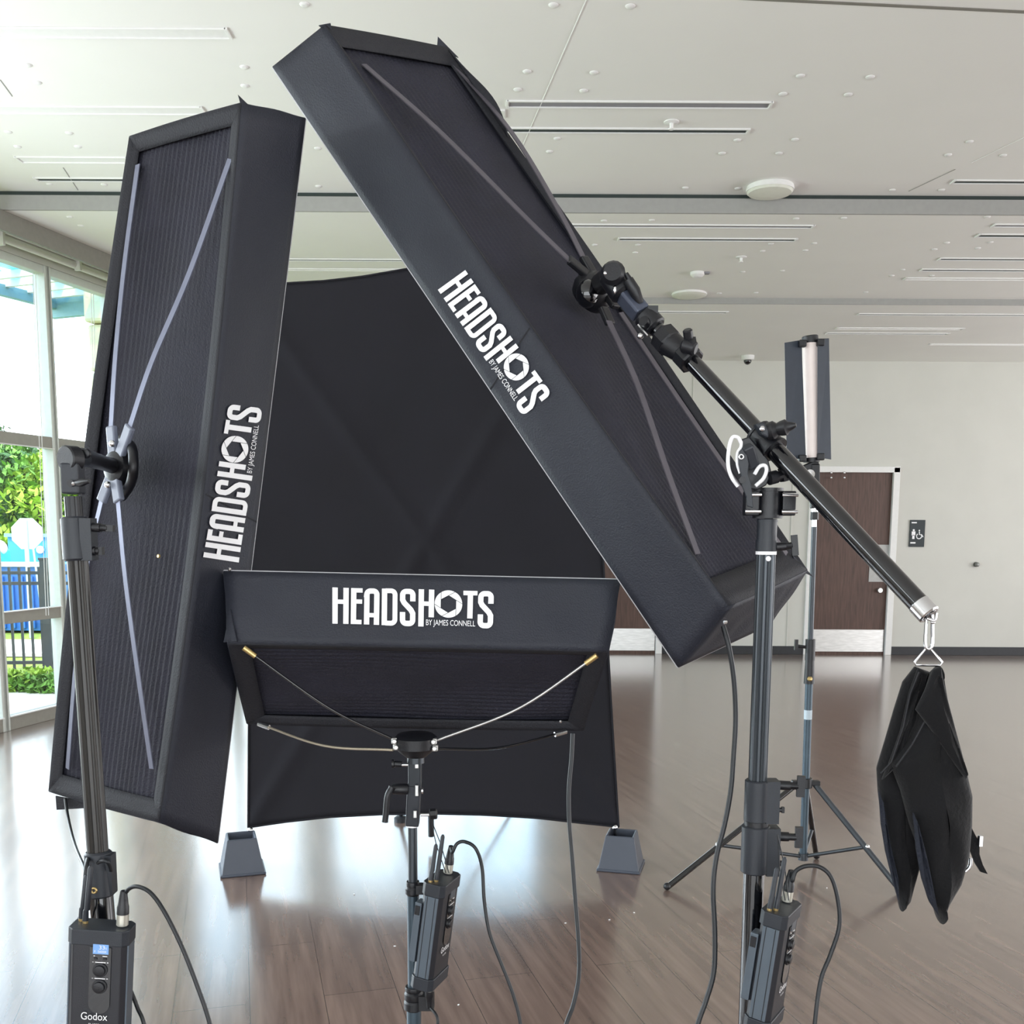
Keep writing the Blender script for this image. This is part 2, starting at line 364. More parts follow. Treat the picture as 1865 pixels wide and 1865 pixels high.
# roller shade hardware over the windows
sh = thing('roller_shade', WS(0, zhd, .1), 'pale roller shade headrail with hanging cords above the left windows', 'shade')
def railz(px, py, off): return WP(px, py, off)
for (pa, pb, hh, nm) in (((0, 419), (217, 501), .022, 'headrail'), ((0, 437), (217, 508), .05, 'shade_roll')):
    off = .16 if nm == 'headrail' else .12
    sa, za = WP(*pa, off); sb, zb = WP(*pb, off); z = (za + zb) / 2
    m = M()
    if nm == 'headrail': m.bar(WS(mul[0], z, off), WS(mul[-1] + .02, z, off), .03, hh)
    else: m.cyl(WS(mul[0], z, off), WS(mul[-1] + .02, z, off), hh / 2 + .004)
    m.build(nm, TRIMW, sh, smooth=40)
for px, py in ((4, 430), (144, 478)):
    s_, z = WP(px, py, .16); m = M(); m.bar(WS(s_, z - .06, .15), WS(s_, z + .05, .15), .05, .025, up=wd); m.build('bracket', TRIMW, sh, bevel=.003)
for px, zb_ in ((45, .82), (150, 1.4)):
    s_, z = WP(px, 500, .06)
    for d in (-.014, .014):
        m = M(); m.tube([WS(s_ + d, zhd - .1, .14), WS(s_ + d, zb_, .10)], .0025, 6); m.build('cord', TRIMW, sh)

# ---- back wall with doors, right wall, rear wall
def BX(px): return P(px, 1100, YB).x
d1 = (BX(1487) + .0, P(1626, 1020, YB).x); d1 = (P(1620, 1020, YB).x - .915, P(1620, 1020, YB).x)
d2 = (P(1196, 1120, YB).x - .915, P(1196, 1120, YB).x)
dh = P(1560, 859, YB).z
wx = (XL + .2, d2[0] - .5); wz = 3.05
m = M()
def wallrect(x0, x1, z0, z1): m.box(((x0 + x1) / 2, YB + T / 2, (z0 + z1) / 2), (x1 - x0, T, z1 - z0))
wallrect(XL - .2, wx[0], 0, TOP); wallrect(wx[0], wx[1], wz, TOP); wallrect(wx[1], d2[0], 0, TOP); wallrect(d2[0], d2[1], dh, TOP)
wallrect(d2[1], d1[0], 0, TOP); wallrect(d1[0], d1[1], dh, TOP); wallrect(d1[1], XR + .2, 0, TOP)
struct(m.build('wall_back', WALL, origin=(0, 0, 0)), 'plain warm white back wall with two brown doors')
wi = M(); xs_ = [wx[0] + (wx[1] - wx[0]) * k / 3 for k in range(4)]
for x in xs_: wi.box((x, YB + .05, wz / 2), (.06, .10, wz))
for z in (.04, 1.0, 2.2, wz - .03): wi.box(((wx[0] + wx[1]) / 2, YB + .05, z), (wx[1] - wx[0], .08, .06))
fo = struct(wi.build('window_%d' % (len(bays) + 1), FRAME, bevel=.004, origin=(wx[0], YB, 0)), 'glazed opening in the back wall behind the backdrop')
g = M(); g.box(((wx[0] + wx[1]) / 2, YB + .05, wz / 2), (wx[1] - wx[0], .006, wz)); g.build('pane', GLASS, fo)
pl = bpy.data.lights.new('back_window_portal', 'AREA'); pl.shape = 'RECTANGLE'; pl.size = wx[1] - wx[0]; pl.size_y = wz
pl.cycles.is_portal = True; po = bpy.data.objects.new('back_window_portal', pl); C.objects.link(po)
po.location = ((wx[0] + wx[1]) / 2, YB + .14, wz / 2); po.rotation_euler = V((0, -1, 0)).to_track_quat('-Z', 'Z').to_euler()
m = M(); m.box((XR + T / 2, (YR + YB) / 2, TOP / 2), (T, YB - YR + .4, TOP)); struct(m.build('wall_right', WALL, origin=(0, 0, 0)), 'warm white right wall')
m = M(); m.box(((WS(sR, 0).x + XR) / 2, YR - T / 2, TOP / 2), (XR - WS(sR, 0).x + .6, T, TOP)); struct(m.build('wall_rear', WALL, origin=(0, 0, 0)), 'wall behind the viewer')
m = M(); m.prism([WS(sR - .3, TOP + .01, -.25), V((XR + .3, YR - .3, TOP + .01)), V((XR + .3, YB + .3, TOP + .01)), WS(sC + .3, TOP + .01, -.25)], (0, 0, 1), .1); struct(m.build('ceiling', CEIL, origin=(0, 0, 0)), 'roof slab')
# door leaves
for k, (a, b, lab) in enumerate(((d2[0], d2[1], 'brown door behind the tilted lightbox'), (d1[0], d1[1], 'brown wood door beside the restroom sign'))):
    m = M(); m.box(((a + b) / 2, YB + .045, dh / 2 - .002), (b - a - .004, .045, dh)); do = struct(m.build('door_%d' % (k + 1), DOORW, bevel=.002, origin=((a + b) / 2, YB, 0)), lab)
    m = M()
    for x in (a - .03, b + .03): m.box((x, YB - .002, (dh + .05) / 2), (.075, .05, dh + .05))
    m.box(((a + b) / 2, YB - .002, dh + .025), (b - a + .13, .05, .07)); m.build('door_frame', TRIMW, do, bevel=.004)
    z0, z1 = P(1550, 1187, YB).z, P(1550, 1147, YB).z
    m = M(); m.box(((a + b) / 2, YB + .018, (z0 + z1) / 2), (b - a - .03, .005, z1 - z0)); m.build('kick_plate', STEEL, do)
    if k == 1:
        q0 = P(1586, 992, YB); q1 = P(1618, 1060, YB)
        m = M(); m.box(((q0.x + q1.x) / 2, YB + .017, (q0.z + q1.z) / 2), (q1.x - q0.x, .006, q0.z - q1.z)); m.build('push_plate', mat('pale_plate', (176, 176, 174), .4, noise=.05), do, bevel=.002)
        m = M(); q = P(1602, 1075, YB); m.cyl(q + V((0, -.03, 0)), q + V((0, .02, 0)), .028); m.build('door_handle', STEEL, do, smooth=40)
        for px, py in ((1514, 861), (1514, 870), (1538, 861), (1538, 870)):
            m = M(); q = P(px, py, YB - .03); m.sphere(q, .014, 10); m.build('closer_screw', CHR, do, smooth=60)
for a, b in ((d2[1] + .07, d1[0] - .07), (d1[1] + .07, XR)):
    m = M(); m.box(((a + b) / 2, YB - .006, .05), (b - a, .014, .1)); struct(m.build('baseboard_back', BASEB, bevel=.002), 'black vinyl baseboard of the back wall')
cx_ = P(1262, 760, YB).x
m = M(); m.box(((XL + cx_) / 2 + .3, YB - .012, zC - .6), (cx_ - XL - .6, .022, 1.25)) if False else m.box((cx_, YB - .004, zC / 2), (.02, .012, zC)); struct(m.build('trim_5', WALL), 'thin vertical wall joint')
m = M(); m.box((P(1440, 1000, YB).x, YB - .004, zC / 2), (.02, .012, zC)); struct(m.build('trim_6', WALL), 'thin vertical wall joint by the door')

# restroom sign
q0 = P(1657, 947, YB); q1 = P(1682, 996, YB); sx, sz = q1.x - q0.x, q0.z - q1.z; cx0, cz0 = (q0.x + q1.x) / 2, (q0.z + q1.z) / 2
s_ = M(); s_.box((cx0, YB - .012, cz0), (sx, .012, sz)); sg = s_.build('restroom_sign', mat('dark_green_sign', (26, 38, 42), .5, noise=.05), bevel=.003)
tag(sg, 'small dark restroom sign with white figures right of the brown door', 'sign')
m = M(); n_ = V((0, -1, 0)); o_ = YB - .0195
m.box((cx0 - sx * .24, o_, cz0 + sz * .40), (sx * .34, .002, sz * .045)); m.build('lettering', WHT, sg); m = M(); m.box((cx0 - sx * .26, o_, cz0 - sz * .35), (sx * .34, .002, sz * .055))
m.build('lettering', WHT, sg)
m = M(); fx = cx0 - sx * .25
m.cyl((fx, o_, cz0 + sz * .12), (fx, o_ - .002, cz0 + sz * .12), sx * .07); m.box((fx, o_, cz0 + sz * .0), (sx * .24, .002, sz * .15)); m.box((fx, o_, cz0 - sz * .13), (sx * .15, .002, sz * .15))
wx_ = cx0 + sx * .12; 
m.tube([V((wx_ + math.cos(t) * sx * .17, o_, cz0 - sz * .1 + math.sin(t) * sx * .17)) for t in [2.2 + k * .35 for k in range(15)]], sx * .035, 6)
m.tube([V((wx_, o_, cz0 + sz * .07)), V((wx_ + sx * .02, o_, cz0 - sz * .04)), V((wx_ + sx * .17, o_, cz0 - sz * .05)), V((wx_ + sx * .26, o_, cz0 - sz * .13))], sx * .035, 6)
m.cyl((wx_, o_, cz0 + sz * .11), (wx_, o_ - .002, cz0 + sz * .11), sx * .05)
m.build('pictogram', WHT, sg)
q = P(1777, 1028, YB); kn = M(); kn.lathe(q + V((0, 0, 0)), (0, -1, 0), [(0, .03), (.01, .03), (.03, .022), (.05, .026), (.055, .012)]); kn = kn.build('wall_knob', mat('grey_knob', (110, 112, 108), .35, metal=.6), smooth=40)
tag(kn, 'small round grey metal knob fixed on the white back wall', 'knob')

# ---- ceiling fixtures
def CP(px, py):                                              # a point of the ceiling under a pixel, and its level
    for z, y0, y1 in ((zA, -9, YS1), (zB, YS1, YS2), (zC, YS2, YB)):
        p = PZ(px, py, z)
        if y0 <= p.y < y1: return p
    return PZ(px, py, zB)
slots = [((-60, 58), (416, 60), .085, 0, 'wide white linear slot at the upper left of the ceiling', .95),
 ((-60, 197), (372, 203), .09, 0, 'faint white linear slot, second from the top left', .97),
 ((34, 290), (236, 291), .09, 0, 'short white linear slot above the left lightbox top', .97),
 ((66, 326), (300, 327), .06, 1, 'dark-gapped linear slot just before the first ceiling step on the left', 1),
 ((924, 186), (1402, 193), .075, 0, 'wide grey linear slot on the near ceiling, right of the tilted lightbox', .8),
 ((760, 205), (918, 207), .09, 0, 'white linear slot end peeking out behind the tilted lightbox', .97),
 ((915, 235), (1362, 239), .06, 1, 'long dark-gapped linear slot crossed by a white sprinkler', 1),
 ((1736, 330), (2050, 332), .06, 1, 'dark-gapped linear slot at the right edge of the near ceiling', 1),
 ((1000, 412), (1483, 410), .06, 0, 'thin grey linear slot right behind the first ceiling step', .8),
 ((1126, 437), (1452, 434), .06, 1, 'dark-gapped linear slot in the middle of the second ceiling level', 1),
 ((1808, 411), (2050, 410), .06, 0, 'thin grey linear slot at the right edge of the second ceiling level', .8),
 ((1778, 430), (2050, 428), .07, 1, 'dark-gapped slot at the right edge, below the thin grey one', 1),
 ((1708, 473), (2050, 471), .06, 1, 'topmost of the three close slots at the right of the second level', .9),
 ((1675, 493), (2050, 491), .06, 1, 'middle one of the three close slots at the right of the second level', .9),
 ((1645, 509), (2050, 507), .06, 0, 'lowest of the three close slots at the right of the second level', .9),
 ((400, 474), (735, 471), .05, 1, 'thin dark slot seen between the two tall lightboxes', .9),
 ((470, 491), (760, 490), .05, 0, 'faint slot just above the black backdrop edge', .9),
 ((1190, 569), (1326, 567), .06, 1, 'short dark slot on the lowest level above the boom clamps', .9),
 ((1560, 574), (2050, 572), .06, 1, 'long slot on the lowest level, right of the LED wand top', .9),
 ((1521, 599), (1757, 597), .07, 0, 'upper of the paired slots above the LED wand', .9),
 ((1503, 608), (1730, 606), .06, 1, 'lower of the paired slots above the LED wand', .9),
 ((1690, 628), (2050, 627), .05, 0, 'slot closest to the top of the back wall', .9)]
for (a, b, wdt, dark, lab, g_) in slots:
    pa, pb = CP(*a), CP(*b); ym = (pa.y + pb.y) / 2; pa.y = pb.y = ym; pb.z = pa.z
    L = pb.x - pa.x; z = pa.z
    t_ = thing('slot_diffuser', (pa.x, ym, z), lab, 'ceiling slot', 'linear slots in the ceiling')
    m = M()
    for dy in (-wdt / 2, wdt / 2): m.box((pa.x + L / 2, ym + dy, z - .004), (L, .012, .008))
    for dx in (0, L): m.box((pa.x + dx, ym, z - .0045), (.012, wdt + .012, .009))
    m.build('frame', TRIMW, t_, bevel=.001)
    m = M(); m.box((pa.x + L / 2, ym, z - .001), (L - .02, wdt - .012, .002))
    m.build('louvre', SLOTD if dark else (SLOT if g_ < .9 else TRIMW), t_)
pins = [(50, 118), (68, 150), (445, 122), (446, 156), (15, 240), (126, 242), (32, 267), (142, 267), (90, 335), (190, 336), (1008, 9), (1148, 11),
 (960, 130), (1082, 132), (943, 163), (1063, 165), (1015, 252), (1001, 276), (1458, 138), (1585, 140), (1426, 171), (1545, 172), (1343, 255), (1315, 279),
 (1448, 254), (1419, 279), (1766, 258), (1727, 282), (1827, 283), (1248, 342), (1344, 343), (1625, 346), (1715, 346), (555, 8), (579, 270), (580, 339),
 (1100, 402), (1187, 401), (1083, 446), (1162, 446), (1157, 460), (1404, 444), (1389, 457), (1483, 443), (1467, 456), (1724, 442), (1702, 454), (1804, 441), (1781, 452),
 (1353, 495), (1425, 493), (1644, 491), (1624, 502), (1697, 502), (1310, 534), (1377, 533), (1577, 532), (1537, 397), (1450, 398), (1798, 395), (127, 395), (147, 411)]
pm = M(); pm.lathe((0, 0, 0), (0, 0, -1), [(0, .021), (.002, .021), (.006, .016), (.007, .006)], 14)
p0 = pm.build('ceiling_spotlight', TRIMW, smooth=40, origin=(0, 0, 0)); first = True
for px, py in pins:
    o = p0 if first else p0.copy()
    if not first: C.objects.link(o)
    first = False; p = CP(px, py); o.location = p
    lv = 'near' if p.z == zA else ('middle' if abs(p.z - zB) < .001 else 'far')
    tag(o, 'tiny round white fixture set flush in the %s ceiling level' % {'near': 'nearest', 'middle': 'middle', 'far': 'lowest'}[lv], 'ceiling light', 'tiny round fixtures of the %s ceiling level' % lv)
for px, py, r, h, lab in ((1402, 352, .145, .05, 'large round white disc fixture on the first ceiling step'), (1255, 540, .15, .028, 'small white disc fixture on the far ceiling step, above the boom')):
    p = PZ(px, py, zA if py < 400 else zB); p.y = (YS1 if py < 400 else YS2) - r - .02
    q = P(px, py + 6, p.y); p.x = q.x
    t_ = thing('ceiling_speaker', p, lab, 'ceiling speaker'); m = M(); m.lathe(p, (0, 0, -1), [(0, r * .97), (.012, r), (h * .6, r)], 32); m.build('housing', TRIMW, t_, smooth=40)
    m = M(); m.lathe(p - V((0, 0, h * .6)), (0, 0, -1), [(0, r * .97), (h * .25, r * .9), (h * .42, r * .55), (h * .45, r * .1)], 32); m.build('grille', mat('cream_grille', (222, 224, 212), .6, noise=.03), t_, smooth=40)
for px, py, lab in ((1223, 222, 'white ceiling sprinkler in front of the long dark slot'), (1350, 468, 'white ceiling sprinkler on the middle ceiling level')):
    p = CP(px, py); t_ = thing('sprinkler', p, lab, 'sprinkler')
    m = M(); m.lathe(p, (0, 0, -1), [(0, .04), (.004, .04), (.008, .03)], 18); m.build('escutcheon', TRIMW, t_, smooth=40)
    m = M(); m.lathe(p, (0, 0, -1), [(.006, .010), (.03, .010), (.034, .016), (.038, .014)], 14); m.build('sprinkler_head', TRIMW, t_, smooth=40)
p = CP(1270, 496); t_ = thing('smoke_detector', p, 'white smoke detector on the middle ceiling level near the boom', 'smoke detector')
m = M(); m.lathe(p, (0, 0, -1), [(0, .055), (.02, .055), (.035, .04), (.04, .02)], 20); m.build('detector_body', TRIMW, t_, smooth=40)
m = M(); m.box(p + V((.06, 0, -.006)), (.07, .05, .012)); m.build('mounting_plate', SLOT, t_, bevel=.003)
p = PZ(1362, 641, zC); p.y = YB - .35; p.x = P(1362, 645, p.y).x; t_ = thing('security_camera', p, 'white dome security camera where the ceiling meets the back wall', 'camera')
m = M(); m.lathe(p, (0, 0, -1), [(0, .075), (.02, .075), (.045, .07), (.05, .06)], 20); m.build('camera_base', TRIMW, t_, smooth=40)
m = M(); m.sphere(p - V((0, 0, .055)), .045, 14); m.build('camera_dome', BLKG, t_, smooth=60)
# ceiling panel joints on the near level
def joint(a, b, n_, mt=None, wdt=.004):
    pa, pb = PZ(*a, zA), PZ(*b, zA); m = M(); m.bar(pa - V((0, 0, .001)), pb - V((0, 0, .001)), wdt, .003); struct(m.build('trim_%d' % n_, mt or FASC), 'fine joint between ceiling panels')
joint((1081, -30), (947, 277), 7, TRIMW); joint((1740, 308), (1655, 348), 8); joint((1865, 250), (1770, 296), 9, TRIMW); joint((1340, -4), (1900, 23), 10, DKTRIM, .02)
joint((0, 145), (22, 175), 11); joint((115, 305), (142, 346), 12)

# ================================================================== OUTSIDE
m = M(); m.box((-14, 14, -.30), (60, 70, .3)); m.v = [p for p in m.v]
struct(m.build('ground', GRASS, origin=(0, 0, 0)), 'sunlit grass outside the windows')
m = M(); m.prism([WS(-9, -.145, -.17), WS(9, -.145, -.17), WS(9, -.145, -2.0), WS(-9, -.145, -2.0)], (0, 0, 1), .06); struct(m.build('sidewalk', CONC, origin=(0, 0, 0)), 'pale concrete walk outside the windows')
m = M(); m.prism([WS(-9, -.147, -2.0), WS(9, -.147, -2.0), WS(9, -.147, -2.5), WS(-9, -.147, -2.5)], (0, 0, 1), .04); struct(m.build('planting_bed', MULCH, origin=(0, 0, 0)), 'mulch strip beyond the walk')
gz = -.11
def G(px, py): return PZ(px, py, gz)
f0 = G(40, 1232); fdir = V((1, .12, 0)).normalized()
fe = thing('picket_fence', f0, 'black metal picket fence outside the left window', 'fence')
fy = f0.y; ftop = P(40, 1033, fy).z
for z in (ftop - .06, ftop - .17, .04):
    m = M(); m.bar(f0 + fdir * -3.2 + V((0, 0, z - gz)), f0 + fdir * 3 + V((0, 0, z - gz)), .03, .035); m.build('rail', FENCE, fe)
for k in range(-30, 30):
    p = f0 + fdir * (k * .1 + .03); m = M(); m.box(p + V((0, 0, (ftop - gz) / 2)), (.022, .022, ftop - gz)); m.build('picket', FENCE, fe)
for px in (88, -190):
    t = (P(px, 1200, fy).x - f0.x) / fdir.x; p = f0 + fdir * t; m = M(); hh = P(88, 1018, fy).z - gz
    m.box(p + V((0, 0, hh / 2)), (.085, .085, hh)); m.box(p + V((0, 0, hh)), (.10, .10, .025)); m.build('post', FENCE, fe, bevel=.004)
# containers
yb_ = 15.6
xa, xb = P(-160, 1100, yb_).x, P(84, 1100, yb_).x; zt = P(20, 1030, yb_).z
t_ = thing('waste_container', ((xa + xb) / 2, yb_, gz), 'blue ribbed waste container with a white rim behind the fence', 'container')
m = M(); m.box(((xa + xb) / 2, yb_ + .8, (zt + gz) / 2), (xb - xa, 1.6, zt - gz)); m.build('container_body', BLUEP, t_, bevel=.01)
for k in range(14):
    m = M(); m.box((xa + .05 + k * (xb - xa - .1) / 13, yb_ - .03, (zt + gz) / 2 - .06), (.07, .06, zt - gz - .2)); m.build('rib', BLUEP, t_, bevel=.01)
m = M(); m.box(((xa + xb) / 2, yb_ - .02, zt + .02), (xb - xa + .1, .14, .07)); m.build('rim', TRIMW, t_, bevel=.01)
y2 = 19.0; xa, xb = P(14, 1000, y2).x, P(190, 1000, y2).x; zt = P(60, 975, y2).z
t_ = thing('shipping_container', ((xa + xb) / 2, y2, gz), 'taller plain blue container behind the stop sign post', 'container')
m = M(); m.box(((xa + xb) / 2, y2 + 1, (zt + gz) / 2), (xb - xa, 2, zt - gz)); m.build('container_body', mat('bright_blue_steel', (60, 150, 222), .5, noise=.08, nscale=1), t_, bevel=.02)
m = M(); m.box(((xa + xb) / 2, y2 - .02, zt), (xb - xa + .05, .08, .06)); m.build('top_rail', mat('pale_blue_rail', (130, 200, 240), .5), t_)
q = P(74, 1001, y2 - .03); m = M(); m.cyl(q, q + V((0, -.03, 0)), .07); m.build('white_tag', WHT, t_)
y3 = 17.4; q = P(0, 1000, y3); t_ = thing('storage_tank', (q.x, y3, gz), 'small teal tank with a white rounded lid at the left edge', 'tank')
m = M(); m.box((q.x - .1, y3, (q.z + gz) / 2), (.32, .5, q.z - gz)); m.build('tank_body', mat('teal_plastic', (40, 170, 165), .5, noise=.05), t_, bevel=.03)
m = M(); m.sphere((q.x - .08, y3, P(0, 998, y3).z), .19, 16, (1, 1, .8)); m.build('lid', WHT, t_, smooth=60)
# stop sign seen from behind
ys = 14.6; c = P(49, 972, ys); r_ = .235
t_ = thing('stop_sign', (c.x, ys, gz), 'grey back of an octagonal road sign on a post outside the window', 'sign')
m = M(); m.prism([c + V((math.cos(PI / 8 + k * PI / 4) * r_, 0, math.sin(PI / 8 + k * PI / 4) * r_)) for k in range(8)], (0, 1, 0), .006); m.build('sign_plate', mat('pale_sign_back', (206, 218, 220), .5, noise=.03), t_)
m = M(); m.box(c + V((0, -.03, 0)) + V((.0, 0, -(c.z - gz) / 2 + .1)), (.05, .03, c.z - gz + .2)); m.build('sign_post', mat('galvanised_post', (176, 196, 200), .4, metal=.3, noise=.05), t_)
m = M(); pA = P(64, 990, ys); m.bar(c + V((.07, 0, -.1)), V((c.x + .18, ys, gz)), .02, .02); m.build('brace', mat('galvanised_post', (176, 196, 200)), t_)
m = M()
# bushes and trees
def leaf_cloud(m, c, rad, n, size, sq=(1, 1, 1)):
    c = V(c)
    for _ in range(n):
        d = V((random.gauss(0, 1), random.gauss(0, 1), random.gauss(0, 1))).normalized() * (random.random() ** .4)
        p = c + V((d.x * rad * sq[0], d.y * rad * sq[1], d.z * rad * sq[2])); a = V((random.uniform(-1, 1), random.uniform(-1, 1), random.uniform(-1, 1))).normalized()
        b = a.cross(V((random.uniform(-1, 1), random.uniform(-1, 1), 1))).normalized(); s_ = size * random.uniform(.5, 1.3)
        m.add([p - a * s_, p - b * s_ * .45, p + a * s_, p + b * s_ * .45], [(0, 1, 2, 3)])
def tree(x, y, h, rad, li, lab):
    t_ = thing('tree', (x, y, gz), lab, 'tree', 'trees beyond the road')
    m = M(); m.tube([V((x, y, gz)), V((x + .1, y, h * .5)), V((x, y, h * .85))], [.16, .11, .05], 8); m.build('trunk', BARK, t_, smooth=50)
    ms = [M() for _ in range(2)]
    for k in range(26):
        an = random.uniform(0, 2 * PI); zz = random.uniform(.12, 1); rr = rad * math.sin(max(.25, min(1, zz * 1.25)) * PI * .78) * random.uniform(.3, 1)
        leaf_cloud(ms[k % 2], (x + math.cos(an) * rr, y + math.sin(an) * rr, h * zz), max(.5, rad * .42), 150, .13)
    ms[0].build('foliage', LEAFS[li], t_); ms[1].build('foliage', LEAFS[(li + 1) % 4], t_)
for (px, Y, pt, rad, li, lab) in ((-22, 24, 800, 1.0, 0, 'dark green tree at the left edge of the window view'), (22, 28, 790, 1.05, 1, 'mid green tree behind the back of the road sign'),
     (66, 24, 808, .95, 1, 'bright lime tree between the sign and the window mullion'), (104, 28, 800, 1.1, 0, 'tree seen through the gap beside the light stand'),
     (150, 25, 800, 1.2, 1, 'tree glimpsed between the light stand and the lightbox'), (52, 35, 800, 1.6, 3, 'straw-toned tree furthest back'), (-20, 34, 760, 1.6, 0, 'tall dark tree furthest back on the left'), (118, 36, 812, 1.6, 1, 'hazy green tree furthest back on the right')):
    tree(P(px, 900, Y).x, Y, P(px, pt, Y).z - .55, rad, li, lab)
for k, (px, py, rad) in enumerate(((30, 1262, .16), (60, 1258, .2), (92, 1264, .17), (-10, 1262, .2), (118, 1262, .15))):
    p = G(px, py); m = M(); leaf_cloud(m, p + V((0, 0, rad * .5)), rad, 420, .045, (1.6, 1, .7)); o = m.build('shrub', LEAFS[1 + k % 2], origin=p)
    tag(o, 'low green shrub at the foot of the picket fence', 'shrub', 'low shrubs along the picket fence')
m = M(); p0_, p1_ = G(-300, 1190), G(500, 1182); m.prism([V((-20, p0_.y, gz - .03)), V((-1, p0_.y, gz - .03)), V((-1, p0_.y + 1.6, gz - .03)), V((-20, p0_.y + 1.6, gz - .03))], (0, 0, 1), .04); struct(m.build('road', CONC, origin=(0, 0, 0)), 'pale road beyond the fence')
# stone pier outside, end of the window wall
pa = WP(160, 700, -.85); m = M(); x0s = pa[0]
for k in range(9):
    z0 = gz + k * .43
    j = random.uniform(-.03, .03)
    m.prism([WS(x0s + j, z0, -.25), WS(x0s + .62, z0, -.25), WS(x0s + .62, z0, -.85), WS(x0s + j, z0, -.85)], (0, 0, 1), .42)
st = m.build('stone_pier', STONE, bevel=.03); struct(st, 'pale rough stone pier outside the right-hand window')
# canopy
cz = 3.55
a, b = PZ(-60, 512, cz), PZ(71, 546, cz)
cd_ = (b - a).normalized(); cn = V((cd_.y, -cd_.x, 0))
t_ = thing('canopy', a, 'blue translucent canopy on pale steel beams outside the window', 'canopy')
m = M(); m.bar(a - cd_ * 1, b + cd_ * .35, .06, .10); m.build('edge_beam', mat('teal_grey_steel', (120, 156, 158), .45, metal=.2, noise=.05), t_, bevel=.005)
m = M(); q = b + cd_ * .2; m.bar(q + V((0, 0, -.03)) - cn * .05, q + V((0, 0, -.03)) + cn * 1.1, .05, .2); m.build('end_beam', mat('teal_grey_steel', (120, 156, 158)), t_, bevel=.005)
for k in range(4):
    m = M(); p = a + cd_ * (.15 + k * ((b - a).length) / 3.2); m.bar(p + V((0, 0, .06)), p + cn * 1.2 + V((0, 0, .06)), .04, .06); m.build('rafter', TRIMW, t_)
for k in range(4):
    m = M(); p = a + cn * (.15 + k * .27) + V((0, 0, .10)); m.bar(p - cd_, p + (b - a) + cd_ * .3, .14, .012); m.build('canopy_sheet', BLUEG, t_)

# ================================================================== LETTERING OF THE LOGO (unit: cap height 1, y down)
def stroke(m, pts, wd_, q, nrm, off):
    pts = [V((p[0], p[1], 0)) for p in pts]; L = []; Rr = []
    for i, p in enumerate(pts):
        a = (p - pts[i - 1]).normalized() if i else None; b = (pts[i + 1] - p).normalized() if i < len(pts) - 1 else None
        if a is None: a = b
        if b is None: b = a
        na = V((-a.y, a.x, 0)); nb = V((-b.y, b.x, 0)); mm = (na + nb); mm = mm.normalized() if mm.length > 1e-6 else na
        k = 1 / max(.5, mm.dot(na)); L.append(p + mm * wd_ / 2 * k); Rr.append(p - mm * wd_ / 2 * k)
    def mp_(p): return bil(q, p.x / LW, p.y) + nrm * off
    k = len(m.v); m.v += [mp_(p) for p in L] + [mp_(p) for p in Rr]; n = len(pts)
    for i in range(n - 1): m.f.append((k + i, k + i + 1, k + n + i + 1, k + n + i))
LW = 4.36
def arc(cx, cy, r, a0, a1, n=6): return [(cx + r * math.cos(math.radians(a0 + (a1 - a0) * i / n)), cy + r * math.sin(math.radians(a0 + (a1 - a0) * i / n))) for i in range(n + 1)]
